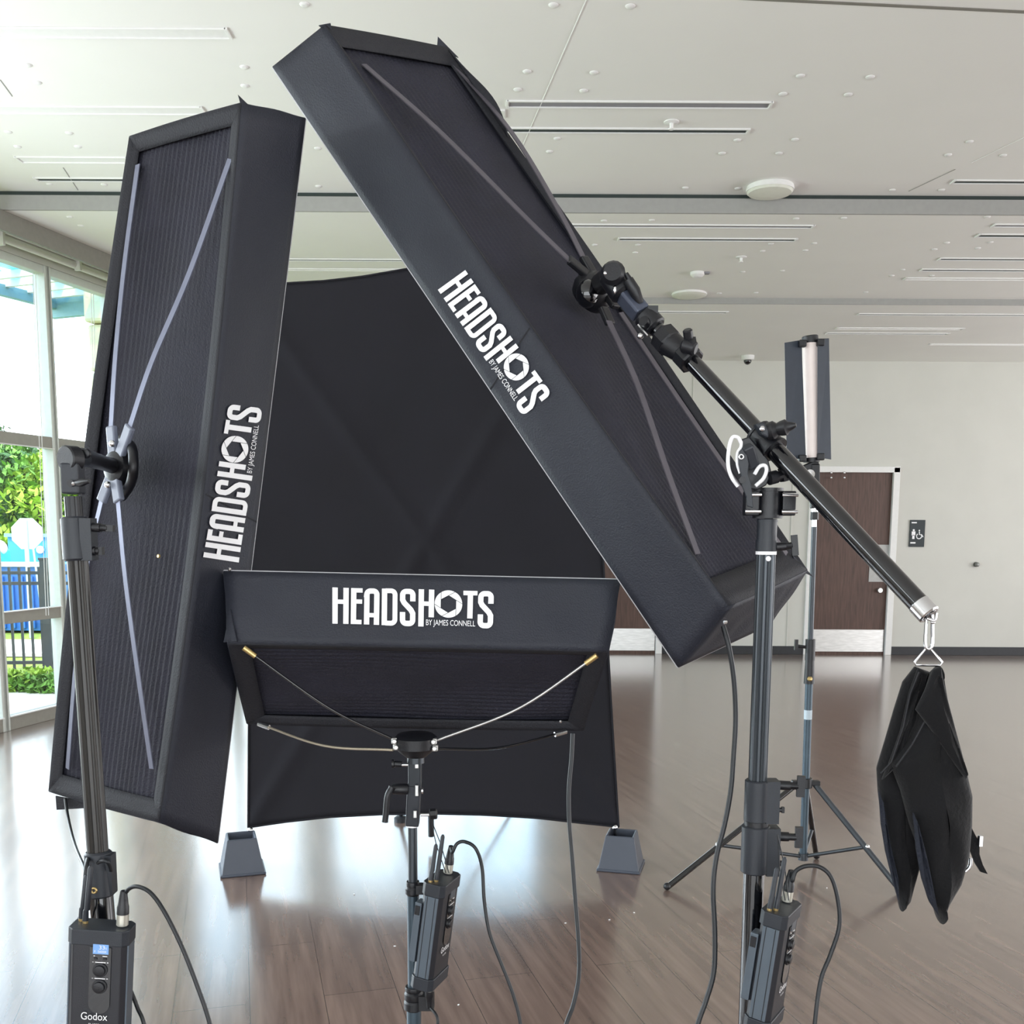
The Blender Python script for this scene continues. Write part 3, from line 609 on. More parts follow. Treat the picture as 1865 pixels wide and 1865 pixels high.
def logo(m, q, nrm, off=.002):
    W_ = .145; h = W_ / 2
    S = lambda pts, w_=W_: stroke(m, pts, w_, q, nrm, off)
    S([(h, 0), (h, 1)]); S([(.44 - h, 0), (.44 - h, 1)]); S([(.1, .39), (.36, .39)], .12)               # H
    x = .50; S([(x + h, 0), (x + h, 1)]); S([(x + .1, .06), (x + .31, .06)], .12); S([(x + .1, .37), (x + .30, .37)], .12); S([(x + .1, .94), (x + .29, .94)], .12)   # E
    x = .855; S([(x + h, 1), (x + h, .17)] + arc(x + .17, .17, .10, 180, 270) + arc(x + .24, .17, .10, 270, 360) + [(x + .41 - h, 1)]); S([(x + .1, .74), (x + .34, .74)], .12)   # A
    x = 1.33; S([(x + h, 0), (x + h, 1)]); S([(x + .1, .06)] + arc(x + .43 - h - .11, .17, .11, 270, 360) + arc(x + .43 - h - .11, .83, .11, 0, 90) + [(x + .1, .94)], .13)  # D
    def Sx(x, y0=0.0):
        r = .10; a = x + .42 - h; b = x + h
        S([(a, .34)] + [(a, .17)] + arc(a - r, .17, r, 0, -90)[1:] + arc(b + r, .17, r, -90, -180) + [(b, .30), (b + .04, .38), (a - .05, .57), (a, .66), (a, .83)] + arc(a - r, .83, r, 0, 90)[1:] + arc(b + r, .83, r, 90, 180) + [(b, .63)])
    Sx(1.82); Sx(3.92)
    x = 2.32; S([(x + h, 0), (x + h, 1)]); S([(x + .42 - h, 0), (x + .42 - h, .75)]); S([(x + .1, .39), (x + .35, .39)], .12)
    x = 3.52; S([(x, .06), (x + .38, .06)], .12); S([(x + .19, .05), (x + .19, .75)])
    cx_, cy_, Ro, Ri = 3.125, .375, .375, .235                     # aperture ring of six blades
    hv = [V((cx_ + Ri * math.cos(math.radians(90 + 60 * k)), cy_ + Ri * math.sin(math.radians(90 + 60 * k)), 0)) for k in range(6)]
    cc = V((cx_, cy_, 0)); tips = []
    for k in range(6):
        p = hv[k]; d = (hv[k] - hv[k - 1]).normalized(); b_ = (p - cc).dot(d); c_ = (p - cc).length_squared - Ro * Ro
        tips.append(p + d * (-b_ + math.sqrt(b_ * b_ - c_)))
    for k in range(6):
        a0 = math.atan2(tips[k].y - cy_, tips[k].x - cx_); a1 = math.atan2(tips[(k + 1) % 6].y - cy_, tips[(k + 1) % 6].x - cx_)
        while a1 < a0: a1 += 2 * PI
        poly = [hv[k]] + [V((cx_ + Ro * math.cos(a0 + (a1 - a0) * i / 8), cy_ + Ro * math.sin(a0 + (a1 - a0) * i / 8), 0)) for i in range(9)]
        poly.append(hv[(k + 1) % 6]); g = sum(poly, V((0, 0, 0))) / len(poly); poly = [g + (p - g) * .955 for p in poly]
        kk = len(m.v); m.v += [bil(q, p.x / LW, p.y) + nrm * off for p in poly]
        n = len(poly); m.v.append(bil(q, g.x / LW, g.y) + nrm * off)
        for i in range(n): m.f.append((kk + i, kk + (i + 1) % n, kk + n))
    sub = [bil(q, a / LW, b) for a, b in ((2.53, .81), (3.86, .81), (3.86, 1.01), (2.53, 1.01))]
    text_on(m, 'BY JAMES CONNELL', sub, nrm, off)

# ================================================================== SOFTBOXES
def softbox(root, rc, fc, hem, ribs_along='v', bulge=.012, depth_in=.018, logo_q=None, logo_wall=None, hemmat=FABR, piped=(0, 1, 2, 3)):
    """rc, fc: rear and front rim corners in the same order TL, TR, BR, BL; hem: fraction of the hem at left, right, top, bottom"""
    ctr = sum(rc + fc, V((0, 0, 0))) / 8
    inw = (sum(fc, V((0, 0, 0))) / 4 - sum(rc, V((0, 0, 0))) / 4).normalized()
    sh = M(); walls = []; wfs = []
    BU = [bulge * (1 if (i % 2 == 1) == (ribs_along == 'v') else .12) for i in range(4)]
    for i in range(4):
        a, b, c, d = rc[i], rc[(i + 1) % 4], fc[(i + 1) % 4], fc[i]
        nn = (b - a).cross(d - a).normalized()
        if nn.dot((a + b + c + d) / 4 - ctr) < 0: nn = -nn
        walls.append((a, b, c, d, nn))
        L = (b - a).length
        wf = lambda u, v, a=a, b=b, c=c, d=d, nn=nn, i=i: bil([a, b, c, d], u, v) + nn * (BU[i] * math.sin(PI * u) * (1 - v) * .8 + .0025 * math.sin(u * 23 + i) * math.sin(v * 5 + 2 * u) * math.sin(PI * v))
        wfs.append(wf)
        g = grid(wf, max(8, int(L * 40)), 10)
        sh.add(g.v, g.f)
    sh.build('fabric_shell', FAB, root, smooth=35, solid=.003)
    l, r, t, b_ = hem
    def nb(i): return walls[i][4]
    def edge(u, v):                                    # rear surface with the same edge bulge as the shell
        p = bil(rc, u, v)
        return p + nb(0) * BU[0] * .8 * math.sin(PI * u) * (1 - v) + nb(2) * BU[2] * .8 * math.sin(PI * u) * v + nb(3) * BU[3] * .8 * math.sin(PI * v) * (1 - u) + nb(1) * BU[1] * .8 * math.sin(PI * v) * u
    out = M()
    def strip(u0, u1, v0, v1, nu, nv):
        g = grid(lambda u, v: edge(u0 + (u1 - u0) * u, v0 + (v1 - v0) * v) + inw * (.0 + .010 * ((1 - v) if (v0, v1) == (1 - b_, 1) else v if (v0, v1) == (0, t) else u if (u0, u1) == (0, l) else 1 - u)), nu, nv)
        out.add(g.v, g.f)
    strip(0, 1, 0, t, 24, 3); strip(0, 1, 1 - b_, 1, 24, 3); strip(0, l, 0, 1, 3, 40); strip(1 - r, 1, 0, 1, 3, 40)
    out.build('rim_hem', hemmat, root, smooth=40, solid=.003)
    W_ = (rc[1] - rc[0]).length; H_ = (rc[3] - rc[0]).length
    def mf(u, v):
        uu, vv = .01 + .98 * u, .01 + .98 * v; p = edge(uu, vv) + inw * depth_in
        x = (u * W_) if ribs_along == 'v' else (v * H_)
        amp = .0007 + .0006 * math.sin(3 * u + 7 * v)
        return p - inw * (amp * math.sin(x / .0125 * 2 * PI + .8 * math.sin(x * 60)) + .004 * math.sin(9 * v + 4 * u) * math.sin(5 * u + 1))
    if ribs_along == 'v': g = grid(mf, int(W_ / .0026), 40)
    else: g = grid(mf, 60, int(H_ / .0026))
    g.build('ribbed_light_mat', MATT, root, smooth=60)
    g = grid(lambda u, v: bil(fc, .01 + .98 * u, .01 + .98 * v) - inw * .008, 10, 10)
    g.build('front_diffuser', mat('white_diffusion_cloth', (225, 225, 222), .8, noise=.02), root, smooth=40, label='white front diffuser')
    pp = M()
    for i in piped: pp.tube([walls[i][3] + inw * .001, walls[i][2] + inw * .001], .0017, 6)
    pp.build('piping', mat('pale_piping', (176, 176, 180), .5, noise=.05), root, label='pale piping')
    if logo_q:
        m = M(); a, b, c, d, nn = walls[logo_wall]
        wf = wfs[logo_wall]
        def inv(px, py):
            u = v = .5
            for _ in range(8):
                x, y = proj(wf(u, v)); e = 1e-3; x1, y1 = proj(wf(u + e, v)); x2, y2 = proj(wf(u, v + e))
                a11, a21, a12, a22 = (x1 - x) / e, (y1 - y) / e, (x2 - x) / e, (y2 - y) / e; D = a11 * a22 - a12 * a21
                dx, dy = px - x, py - y; u += (dx * a22 - dy * a12) / D; v += (dy * a11 - dx * a21) / D
            return V((u, v, 0))
        uvq = [inv(px, py) for px, py in logo_q]
        logo(m, uvq, V((0, 0, 0)), 0)
        m.v = [wf(p.x, p.y) + nn * .0042 for p in m.v]; m.build('printed_logo', WHT, root)
    return wfs, inw, edge
def on_rear(rc, off):
    c = sum(rc, V((0, 0, 0))) / 4; n = (rc[1] - rc[0]).cross(rc[3] - rc[0]).normalized()
    if n.dot(CAM - c) < 0: n = -n
    return lambda px, py, o=None: PL(px, py, c, n, off if o is None else o), n
def strap(root, pts, n, wd_, m_, name='support_strap', th=.002):
    pts = catmull(pts, 6); m = M(); L = []
    for i, p in enumerate(pts):
        t = (pts[min(i + 1, len(pts) - 1)] - pts[max(i - 1, 0)]).normalized(); s_ = t.cross(n).normalized() * wd_ / 2
        k = len(m.v); m.v += [p + s_, p - s_, p - s_ + n * th, p + s_ + n * th]
        if i:
            for j in range(4): m.f.append((k - 4 + j, k - 4 + (j + 1) % 4, k + (j + 1) % 4, k + j))
    m.f += [(0, 1, 2, 3), (len(m.v) - 4, len(m.v) - 1, len(m.v) - 2, len(m.v) - 3)]
    return m.build(name, m_, root, smooth=40)

# ---- left tall box
rcL = [P(236, 249, 2.02), P(440, 188, 1.85), P(291, 1497, 1.85), P(89, 1441, 2.02)]
wv = (rcL[0] - rcL[1]).normalized(); fr1, fr2 = P(556, 216, 1.98), P(396, 1535, 1.98)
nfr = V((.57, .82, 0))
fcL = [rcL[0] + nfr * .13 + V((-.02, 0, 0)), fr1, fr2, rcL[3] + nfr * .13 + V((-.02, 0, 0))]
tL = thing('strip_softbox', sum(rcL, V((0, 0, 0))) / 4, 'tall black strip softbox standing upright at the left, logo reading upwards', 'softbox', 'black branded softboxes around the backdrop')
wL, inL, edL = softbox(tL, rcL, fcL, (.075, .10, .022, .03), 'v', .022, logo_q=[(367, 1014), (414, 734), (475, 742), (432, 1024)], logo_wall=1)
onL, nL = on_rear(rcL, .03)
hub = onL(215, 850, .035)
m = M(); m.lathe(hub - nL * .02, nL, [(0, .030), (.012, .034), (.03, .030), (.036, .018)], 28); hb = m.build('hub', BLK, tL, smooth=40)
pts = [hub + (wv * -1) * .0 + V(()) if False else onL(px, py, o) for px, py, o in ((222, 800, .02), (240, 815, .035), (243, 850, .05), (238, 880, .035), (222, 905, .02))]
m = M(); m.tube(catmull(pts, 6), [.009] * 25, 10); m.build('hub_ring', BLK, hb, smooth=50)
for k, (pl_, cl, wr) in enumerate(((((203, 780), (212, 640), (228, 480), (252, 300)), ((203, 776), (208, 838)), .0125),
    (((236, 782), (277, 660), (345, 500), (420, 290)), ((238, 776), (214, 842)), .0125),
    (((186, 912), (160, 1030), (138, 1220), (124, 1400)), ((185, 914), (203, 868)), .0115),
    (((216, 912), (230, 1060), (254, 1240), (277, 1400)), ((217, 914), (210, 868)), .0115))):
    st = strap(tL, [onL(px, py, o) for (px, py), o in zip(pl_, (.045, .038, .022, -.004))], nL, wr, STRAP)
    a, b = onL(*cl[0], .045), onL(*cl[1], .04); m = M(); m.bar(a, b, .023, .011, up=nL); ct = m.build('strap_clamp', mat('grey_moulded_clamp', (120, 126, 142), .4, noise=.05), st, bevel=.003)
    if k in (0, 2):
        m = M(); c_ = onL(205 if k == 0 else 197, 808 if k == 0 else 883, .05); m.lathe(c_, nL, [(0, .0065), (.004, .006), (.006, .003)], 14); m.build('clamp_screw', CHR, st, smooth=50)
for px, py in ((290, 1013), (130, 1428)):
    m = M(); c_ = onL(px, py, -.012); m.lathe(c_, nL, [(0, .004), (.003, .003)], 10); m.build('rivet', BRASS, tL)
m = M(); m.tube([wL[1](.52 + .015 * k / 20, .01 + .98 * k / 20) for k in range(21)], .0026, 6); m.build('fold_seam', FABR, tL)
m = M(); m.prism([rcL[1] + V((0, 0, -.01)), rcL[1] + V((-.006, 0, .014)), rcL[1] + V((.012, .03, .002))], (0, 1, 0), .003); m.build('corner_tab', FAB, tL)
m = M(); q_ = onL(105, 1462, -.01); m.prism([P(101, 1450, 2.0), P(103, 1475, 2.0), P(155, 1472, 1.98), P(160, 1462, 1.98)], (0, 1, 0), .004); m.build('corner_flap', FABR, tL)

# ---- right tilted box
rcR = [P(592, 46, 2.04), P(815, 87, 2.28), P(1470, 1038, 1.97), P(1327, 1104, 1.72)]
fcR = [P(497, 122, 2.11), rcR[1] + V((-.10, .09, -.10)), P(1403, 1137, 2.04), P(1235, 1215, 1.79)]
tR = thing('strip_softbox', sum(rcR, V((0, 0, 0))) / 4, 'long black strip softbox tilted diagonally on a boom, logo running downwards', 'softbox', 'black branded softboxes around the backdrop')
wR, inR, edR = softbox(tR, rcR, fcR, (.06, .04, .03, .045), 'v', .016, logo_q=[(800 + 50, 492), (1008, 718), (955, 759), (800, 528)], logo_wall=3)
onR, nR = on_rear(rcR, .03)
hubR = onR(1090, 520, .04)
m = M(); m.lathe(hubR - nR * .035, nR, [(0, .036), (.015, .042), (.034, .038), (.05, .022)], 28); hbR = m.build('hub', BLK, tR, smooth=40)
m = M(); m.sphere(onR(1070, 535, .03), .022, 16, (1, 1, 1.2)); m.sphere(onR(1068, 500, .02), .016, 14); m.build('hub_knuckle', BLKG, hbR, smooth=60)
for k, (pl_, cl) in enumerate(((((1040, 478), (960, 400), (800, 240), (662, 118)), ((1035, 472), (1075, 505))),
    (((1062, 470), (1015, 380), (930, 240), (818, 108)), ((1062, 468), (1085, 508))),
    (((1108, 585), (1160, 700), (1215, 860), (1270, 1010)), ((1098, 560), (1112, 592))),
    (((1130, 570), (1230, 720), (1340, 880), (1432, 1010)), ((1122, 560), (1100, 530))))):
    st = strap(tR, [onR(px, py, o) for (px, py), o in zip(pl_, (.045, .035, .02, -.006))], nR, .0145, STRAPD)
    m = M(); m.bar(onR(*cl[0], .045), onR(*cl[1], .04), .021, .011, up=nR); m.build('strap_clamp', BLK, st, bevel=.003)
m = M(); m.tube([wR[3](.455 - .015 * k / 20, .01 + .98 * k / 20) for k in range(21)], .0026, 6); m.build('fold_seam', FABR, tR)
for p, q_, s_ in ((rcR[0], V((.01, 0, .004)), .012), (rcR[1], V((-.02, 0, .022)), .022), (rcR[2], V((-.03, 0, .03)), .016)):
    m = M(); m.prism([p + V((-s_, 0, 0)), p + q_, p + V((s_, .01, -.014))], (0, 1, 0), .004); m.build('corner_tab', FAB, tR)
m = M(); m.sphere(P(1321, 1133, 1.715), .004, 8); m.build('zip_pull', CHR, tR)
# a rucked flap along the upper right edge
m = grid(lambda u, v: (P(818, 92, 2.27) * (1 - u) + P(925, 250, 2.22) * u) + V((.014 * math.sin(PI * u ** 1.6) * v, -.004 * v, .014 * math.sin(PI * u ** 1.6) * v)), 16, 4); m.build('edge_flap', FABR, tR, solid=.003, smooth=40)

# ---- low centre box
rcC = [P(415, 1172, 1.85), P(1108, 1186, 1.85), P(1062, 1330, 2.05), P(450, 1318, 2.05)]
fcC = [P(408, 1040, 1.90), P(1130, 1056, 1.90), P(1080, 1262, 2.175), P(468, 1250, 2.175)]
tC = thing('wide_softbox', sum(rcC, V((0, 0, 0))) / 4, 'low wide black softbox tilted up on the centre stand, logo upright', 'softbox', 'black branded softboxes around the backdrop')
wC, inC, edC = softbox(tC, rcC, fcC, (.052, .05, .09, .07), 'h', .004, .02, logo_q=[(606, 1071), (901, 1078), (899, 1146), (606, 1137)], logo_wall=0)
onC, nC = on_rear(rcC, .0)
hubC = P(757, 1350, 1.93)
m = M(); m.lathe(hubC + V((0, 0, .016)), (0, 0, -1), [(0, .018), (.002, .034), (.008, .041), (.028, .040), (.034, .034), (.046, .02)], 32); hc = m.build('hub', BLK, tC, smooth=35)
for px, py in ((719, 1349), (722, 1360), (790, 1350), (792, 1362)):
    p = P(px, py, 1.915); m = M(); m.box(p, (.012, .012, .012)); m.cyl(p, p + V((0, -.012, 0)), .005); m.build('rod_socket', STEEL, hc, bevel=.002)
for a, mid, b, col in (((715, 1346), (600, 1290), (447, 1182), BLKG), ((797, 1348), (945, 1290), (1084, 1196), STEEL), ((716, 1366), (590, 1358), (474, 1319), BRASS), ((798, 1364), (910, 1362), (1028, 1333), BLKG)):
    Y1, Y2 = 1.92, (1.845 if b[1] < 1250 else 2.04); st = None
    m = M(); pts = catmull([P(*a, Y1), P(*mid, (Y1 + Y2) / 2 - .0), P(*b, Y2)], 10); m.tube(pts, .0026, 8)
    st = m.build('tension_rod', BLKG if col is BLKG else (STEEL if col is STEEL else mat('pale_rod', (190, 180, 160), .35, metal=.6, noise=.05)), tC, smooth=60)
    m = M(); d = (pts[-1] - pts[-5]).normalized(); m.cyl(pts[-1] - d * .022, pts[-1] + d * .004, .0052); m.build('rod_ferrule', BRASS if b[1] < 1250 else CHR, st, smooth=50)
m = M(); m.sphere(onC(1021, 1314, .004), .0035, 8); m.build('rivet', CHR, tC)
m = M(); m.add([P(408, 1170, 1.86), P(432, 1168, 1.845), P(420, 1110, 1.87)], [(0, 1, 2)]); m.build('corner_flap', FAB, tC, solid=.003)
m = M(); m.sphere(P(418, 1037, 1.895), .0035, 8); m.build('rivet', CHR, tC)

# ================================================================== STANDS
def knob(m, a, b, r1=.012, wing=.03):                        # a T-shaped locking knob from a to b
    a, b = V(a), V(b); d = (b - a).normalized(); L = (b - a).length
    m.cyl(a, a + d * L * .45, r1 * .9, n=14); m.cyl(a + d * L * .4, a + d * L * .75, r1 * .7, n=12)
    z = V((0, 0, 1)); z = (z - d * z.dot(d)).normalized(); y = d.cross(z)
    m.box(a + d * L * .85, (L * .3, r1 * 1.1, wing), (d, y, z)); return m
def legs(root, base, spread, h, r, angs, m_=None):
    for an in angs:
        d = V((math.cos(an), math.sin(an), 0)); top = V((base.x, base.y, h)); ft = V((base.x, base.y, 0)) + d * spread + V((0, 0, r))
        m = M(); m.cyl(top + d * .03, ft, r, n=12); lg = m.build('leg', m_ or BLKG, root, smooth=40)
        m = M(); m.cyl(ft - V((0, 0, r * .9)) + d * 0, ft + (top - ft).normalized() * .03, r * 1.3, n=12); m.build('rubber_foot', BLK, lg, smooth=40)
        mid = top * .45 + ft * .55; m = M(); m.cyl(mid, V((base.x, base.y, mid.z * .55)), r * .6, n=10); m.build('brace', m_ or BLKG, root, smooth=40)

# ---- left stand
a = P(133, 905, 1.64); b = P(152, 1160, 1.62); c = P(183, 1620, 1.60)
dn = (c - a).normalized(); base = c + dn * (c.z / -dn.z)
t_ = thing('light_stand', V((base.x, base.y, 0)), 'black light stand at the left holding the upright strip softbox', 'light stand', 'light stands holding the softboxes')
def along(p, px_y): return p
def SP(y, off=V((0, 0, 0))):                                  # point of the left pole at photo row y
    lo, hi = 0.0, 1.0
    for _ in range(30):
        mi = (lo + hi) / 2
        if proj(a + (base - a) * mi)[1] < y: lo = mi
        else: hi = mi
    return a + (base - a) * lo + off
m = M(); m.tube([SP(905), SP(958)], .0135, flute=.09, nf=10); m.build('top_tube', BLK, t_, smooth=30)
m = M(); m.tube([SP(950), SP(1612)], .0165, flute=.10, nf=12); m.build('fluted_pole', mat('dark_bronze_tube', (46, 44, 42), .28, metal=.35, noise=.1), t_, smooth=25)
m = M(); m.cyl(SP(942), SP(1022), .0215, bev=.003, n=28); q = SP(982); m.box(q + V((.022, -.004, 0)), (.018, .026, .066)); cl = m.build('clamp_collar', GRYP, t_, smooth=35)
m = M(); knob(m, SP(960) + V((.028, -.01, 0)), SP(962) + V((.066, -.012, 0)), .008, .010); knob(m, SP(1003) + V((.026, -.008, 0)), SP(1003) + V((.046, -.01, 0)), .008, .012); m.build('locking_knob', BLK, cl, smooth=40)
m = M(); m.cyl(SP(1550), SP(1632), .0215, .0225, bev=.003, n=28); q = SP(1590); m.box(q + V((.019, -.002, 0)), (.012, .022, .066)); cl = m.build('lower_collar', GRYP, t_, smooth=35)
q = SP(1613) + V((-.001, -.0225, 0)); m = M(); m.tube([q + V((math.cos(k / 14 * 2 * PI) * .004, 0, math.sin(k / 14 * 2 * PI) * .004)) for k in range(15)], .0018, 8); m.build('brass_eyelet', BRASS, cl, smooth=60)
m = M(); m.cyl(SP(1625), base + V((0, 0, .35)), .0195); m.build('lower_tube', BLKG, t_, smooth=40)
legs(t_, V((base.x, base.y, 0)), .5, .42, .011, (PI * .35, PI * 1.0, PI * 1.65))
# swivel head
m = M(); m.box(P(133, 872, 1.64), (.028, .03, .048)); hd = m.build('square_bracket', GRYP, t_, bevel=.003)
m = M(); m.cyl(P(134, 894, 1.64), P(134, 899, 1.64), .0125); m.build('white_washer', WHT, hd)
m = M(); q = P(129, 880, 1.622); m.cyl(q, q + V((0, -.002, 0)), .0055); m.build('bracket_hole', BLK, hd)
m = M(); m.cyl(P(118, 835, 1.63), P(140, 836, 1.65), .0205, n=24, bev=.002); m.build('pivot_joint', BLK, hd, smooth=40)
m = M(); m.cyl(P(138, 834, 1.65), P(152, 836, 1.68), .0135, n=18); m.build('threaded_collar', CARB, hd, smooth=40)
m = M(); A_, B_ = P(150, 832, 1.68), hub + nL * .012; m.tube([A_, A_ * .8 + B_ * .2, A_ * .3 + B_ * .7, B_], [.0145, .0145, .013, .0145], 20); m.build('tilt_arm', BLK, hd, smooth=50)
m = M(); m.lathe(P(157, 826, 1.655), (0, -1, 0), [(0, .008), (.006, .007), (.007, .003)], 16); m.build('arm_bolt', BLK, hd, smooth=50)
m = M(); A_ = P(136, 880, 1.625); m.tube([A_, P(148, 879, 1.61), P(163, 876, 1.60)], [.0045, .0062, .003], 12); m.build('wing_screw', BLK, hd, smooth=60)
m = M(); m.sphere(P(134, 881, 1.618), .0035, 8); m.build('screw_head', CHR, hd)

# ---- centre stand
cb = P(752, 1600, 1.95); bs = V((cb.x, cb.y, 0))
t_ = thing('light_stand', bs, 'grey light stand in the centre under the low wide softbox', 'light stand', 'light stands holding the softboxes')
def cz_(y): return P(752, y, 1.95).z
def CPt(y, dx=0, dy=0): return V((bs.x + dx, bs.y + dy, cz_(y)))
tx = hubC
def BL(t): return tx * (1 - t) + CPt(1495) * t
top_ = tx + V((0, 0, -.02))
m = M(); m.cyl(top_, top_ + V((0, .0, -.022)), .0165, n=22); m.cyl(top_ + V((0, 0, -.008)), top_ + V((0, 0, -.011)), .0175); m.build('threaded_neck', CARB, t_, smooth=30)
m = M(); A_ = P(756, 1372, 1.93); B_ = P(756, 1430, 1.94); m.bar(A_, B_, .025, .025, up=(0, 1, 0)); br = m.build('upper_bracket', CARB, t_, bevel=.003)
m = M(); A_ = P(755, 1425, 1.942); B_ = CPt(1502); m.bar(A_, B_, .026, .027, up=(0, 1, 0)); br2 = m.build('lower_bracket', GRYP, t_, bevel=.003)
for yy, hh, ww in ((1391, .010, .0045), (1440, .012, .004), (1483, .008, .004)):
    m = M(); q = P(759 if yy < 1470 else 756, yy, 1.922); m.box(q, (ww * 1.6, .004, hh * 1.8)); m.build('bracket_slot', STEEL, br2 if yy > 1400 else br, bevel=.001)
m = M(); A_ = P(745, 1393, 1.93); m.cyl(A_, P(727, 1393, 1.93), .003, n=10); kk_ = m.build('screw_shank', CHR, br, smooth=40)
m = M(); m.cyl(P(732, 1392, 1.93), P(718, 1391, 1.93), .006, n=16, bev=.001); m.cyl(P(718, 1391, 1.93), P(714, 1391, 1.93), .0085, n=16); m.build('thumb_screw', BLK, br, smooth=40)
m = M(); m.cyl(P(744, 1437, 1.93), P(714, 1437, 1.93), .0105, n=18, bev=.002); m.tube(catmull([P(714, 1434, 1.92), P(706, 1450, 1.915), P(703, 1480, 1.915), P(701, 1497, 1.915)], 6), [.007] + [.006] * 17 + [.0065], 12); m.build('ratchet_handle', BLK, br2, smooth=50)
m = M(); m.cyl(P(768, 1440, 1.93), P(771, 1440, 1.93), .006); m.build('pivot_bolt', CHR, br2)
m = M(); m.cyl(P(766, 1484, 1.93), P(782, 1484, 1.93), .003); m.build('screw_shank', CHR, br2); m = M(); m.cyl(P(782, 1483, 1.93), P(796, 1482, 1.93), .011, n=8, bev=.002); m.build('side_knob', BLK, br2, smooth=20)
m = M(); m.cyl(CPt(1501), CPt(1505), .0128); m.build('white_washer', WHT, t_)
m = M(); m.cyl(CPt(1503), CPt(1612), .0092, n=18); m.build('upper_tube', CARB, t_, smooth=40)
m = M(); m.lathe(CPt(1605), (0, 0, -1), [(0, .0125), (.006, .0135), (.010, .013), (.014, .0155), (.024, .0155), (.028, .012)], 24); m.box(CPt(1617, .022, -.004), (.03, .02, .018)); m.build('tube_collar', BLK, t_, smooth=30)
m = M(); m.cyl(CPt(1625), CPt(1805), .0118, n=18); m.build('middle_tube', mat('slate_tube', (70, 84, 94), .35, metal=.5, noise=.08), t_, smooth=40)
m = M(); m.lathe(CPt(1796), (0, 0, -1), [(0, .0165), (.006, .0175), (.010, .016), (.014, .019), (.024, .019), (.028, .0175), (.032, .020), (.046, .020), (.050, .0145)], 24); m.box(CPt(1822, .026, -.004), (.03, .024, .030)); m.build('lower_collar', BLK, t_, smooth=30)
m = M(); m.cyl(CPt(1838), V((bs.x, bs.y, .25)), .0145, n=18); m.build('lower_tube', mat('slate_tube', (70, 84, 94)), t_, smooth=40)
legs(t_, bs, .42, .32, .009, (PI * 1.17, PI * 1.5, PI * 1.83))

# ---- boom stand
bb = P(1377, 1500, 1.72); bs = V((bb.x, bb.y, 0)); tb = P(1397, 960, 1.72)
t_ = thing('boom_stand', bs, 'heavy grey stand at the right carrying the black boom', 'boom stand')
tb = V((tb.x, tb.y, tb.z)); dr = (bb - tb).normalized(); bs_ = bb + dr * (bb.z / -dr.z)
def BP(y, dx=0, dy=0):
    lo, hi = 0.0, 1.0; s0 = tb - dr * .6
    for _ in range(32):
        mi = (lo + hi) / 2
        if proj(s0 + (bs_ - s0) * mi)[1] < y: lo = mi
        else: hi = mi
    return s0 + (bs_ - s0) * lo + V((dx, dy, 0))
m = M(); m.tube([BP(1008), BP(1425)], .0160, flute=.10, nf=14); up_ = m.build('fluted_pole', CARB, t_, smooth=25)
m = M(); m.cyl(BP(1004), BP(1010), .0172, n=24); m.build('white_ring', WHT, up_)
q = BP(1017, 0, -.016); m = M(); m.lathe(q, (0, -1, 0), [(0, .0045), (.002, .004)], 16); m.build('rivet', WHT, up_)
m = M(); m.cyl(BP(945), BP(1004), .0165, n=26, bev=.001); m.cyl(BP(951), BP(947), .0175); m.cyl(BP(984), BP(1004), .0178, n=26); m.build('top_sleeve', GRYP, t_, smooth=30)
m = M(); knob(m, BP(996, .016, -.004), BP(992, .05, -.01), .008, .034); m.build('sleeve_knob', BLK, t_, smooth=30)
m = M(); m.cyl(BP(1420), BP(1495), .0215, n=30, bev=.002); m.box(BP(1458, .024, -.002), (.022, .03, .074)); cl = m.build('clamp_collar', GRYP, t_, smooth=30)
m = M(); knob(m, BP(1428, .034, -.006), BP(1429, .078, -.012), .009, .036); m.build('locking_knob', BLK, cl, smooth=30); m = M(); knob(m, BP(1473, .03, -.006), BP(1473, .046, -.006), .006, .010); m.build('clamp_screw', BLK, cl, smooth=30)
m = M(); m.cyl(BP(1492), BP(1506), .0205, n=28); m.build('slip_ring', BLK, t_, smooth=30)
m = M(); m.cyl(BP(1503), BP(1588), .0240, n=30, bev=.002); m.box(BP(1548, .028, -.002), (.022, .03, .084)); cl = m.build('lower_clamp_collar', GRYP, t_, smooth=30)
m = M(); knob(m, BP(1521, .036, -.006), BP(1521, .078, -.012), .009, .036); m.build('locking_knob', BLK, cl, smooth=30); m = M(); knob(m, BP(1570, .034, -.006), BP(1570, .052, -.006), .007, .010); m.build('clamp_screw', BLK, cl, smooth=30)
m = M(); m.cyl(BP(1586), bs_ + V((0, 0, .4)), .0180, n=26); m.build('lower_tube', BLKG, t_, smooth=40)
legs(t_, V((bs_.x, bs_.y, 0)), .55, .48, .012, (PI * .30, PI * .97, PI * 1.6))
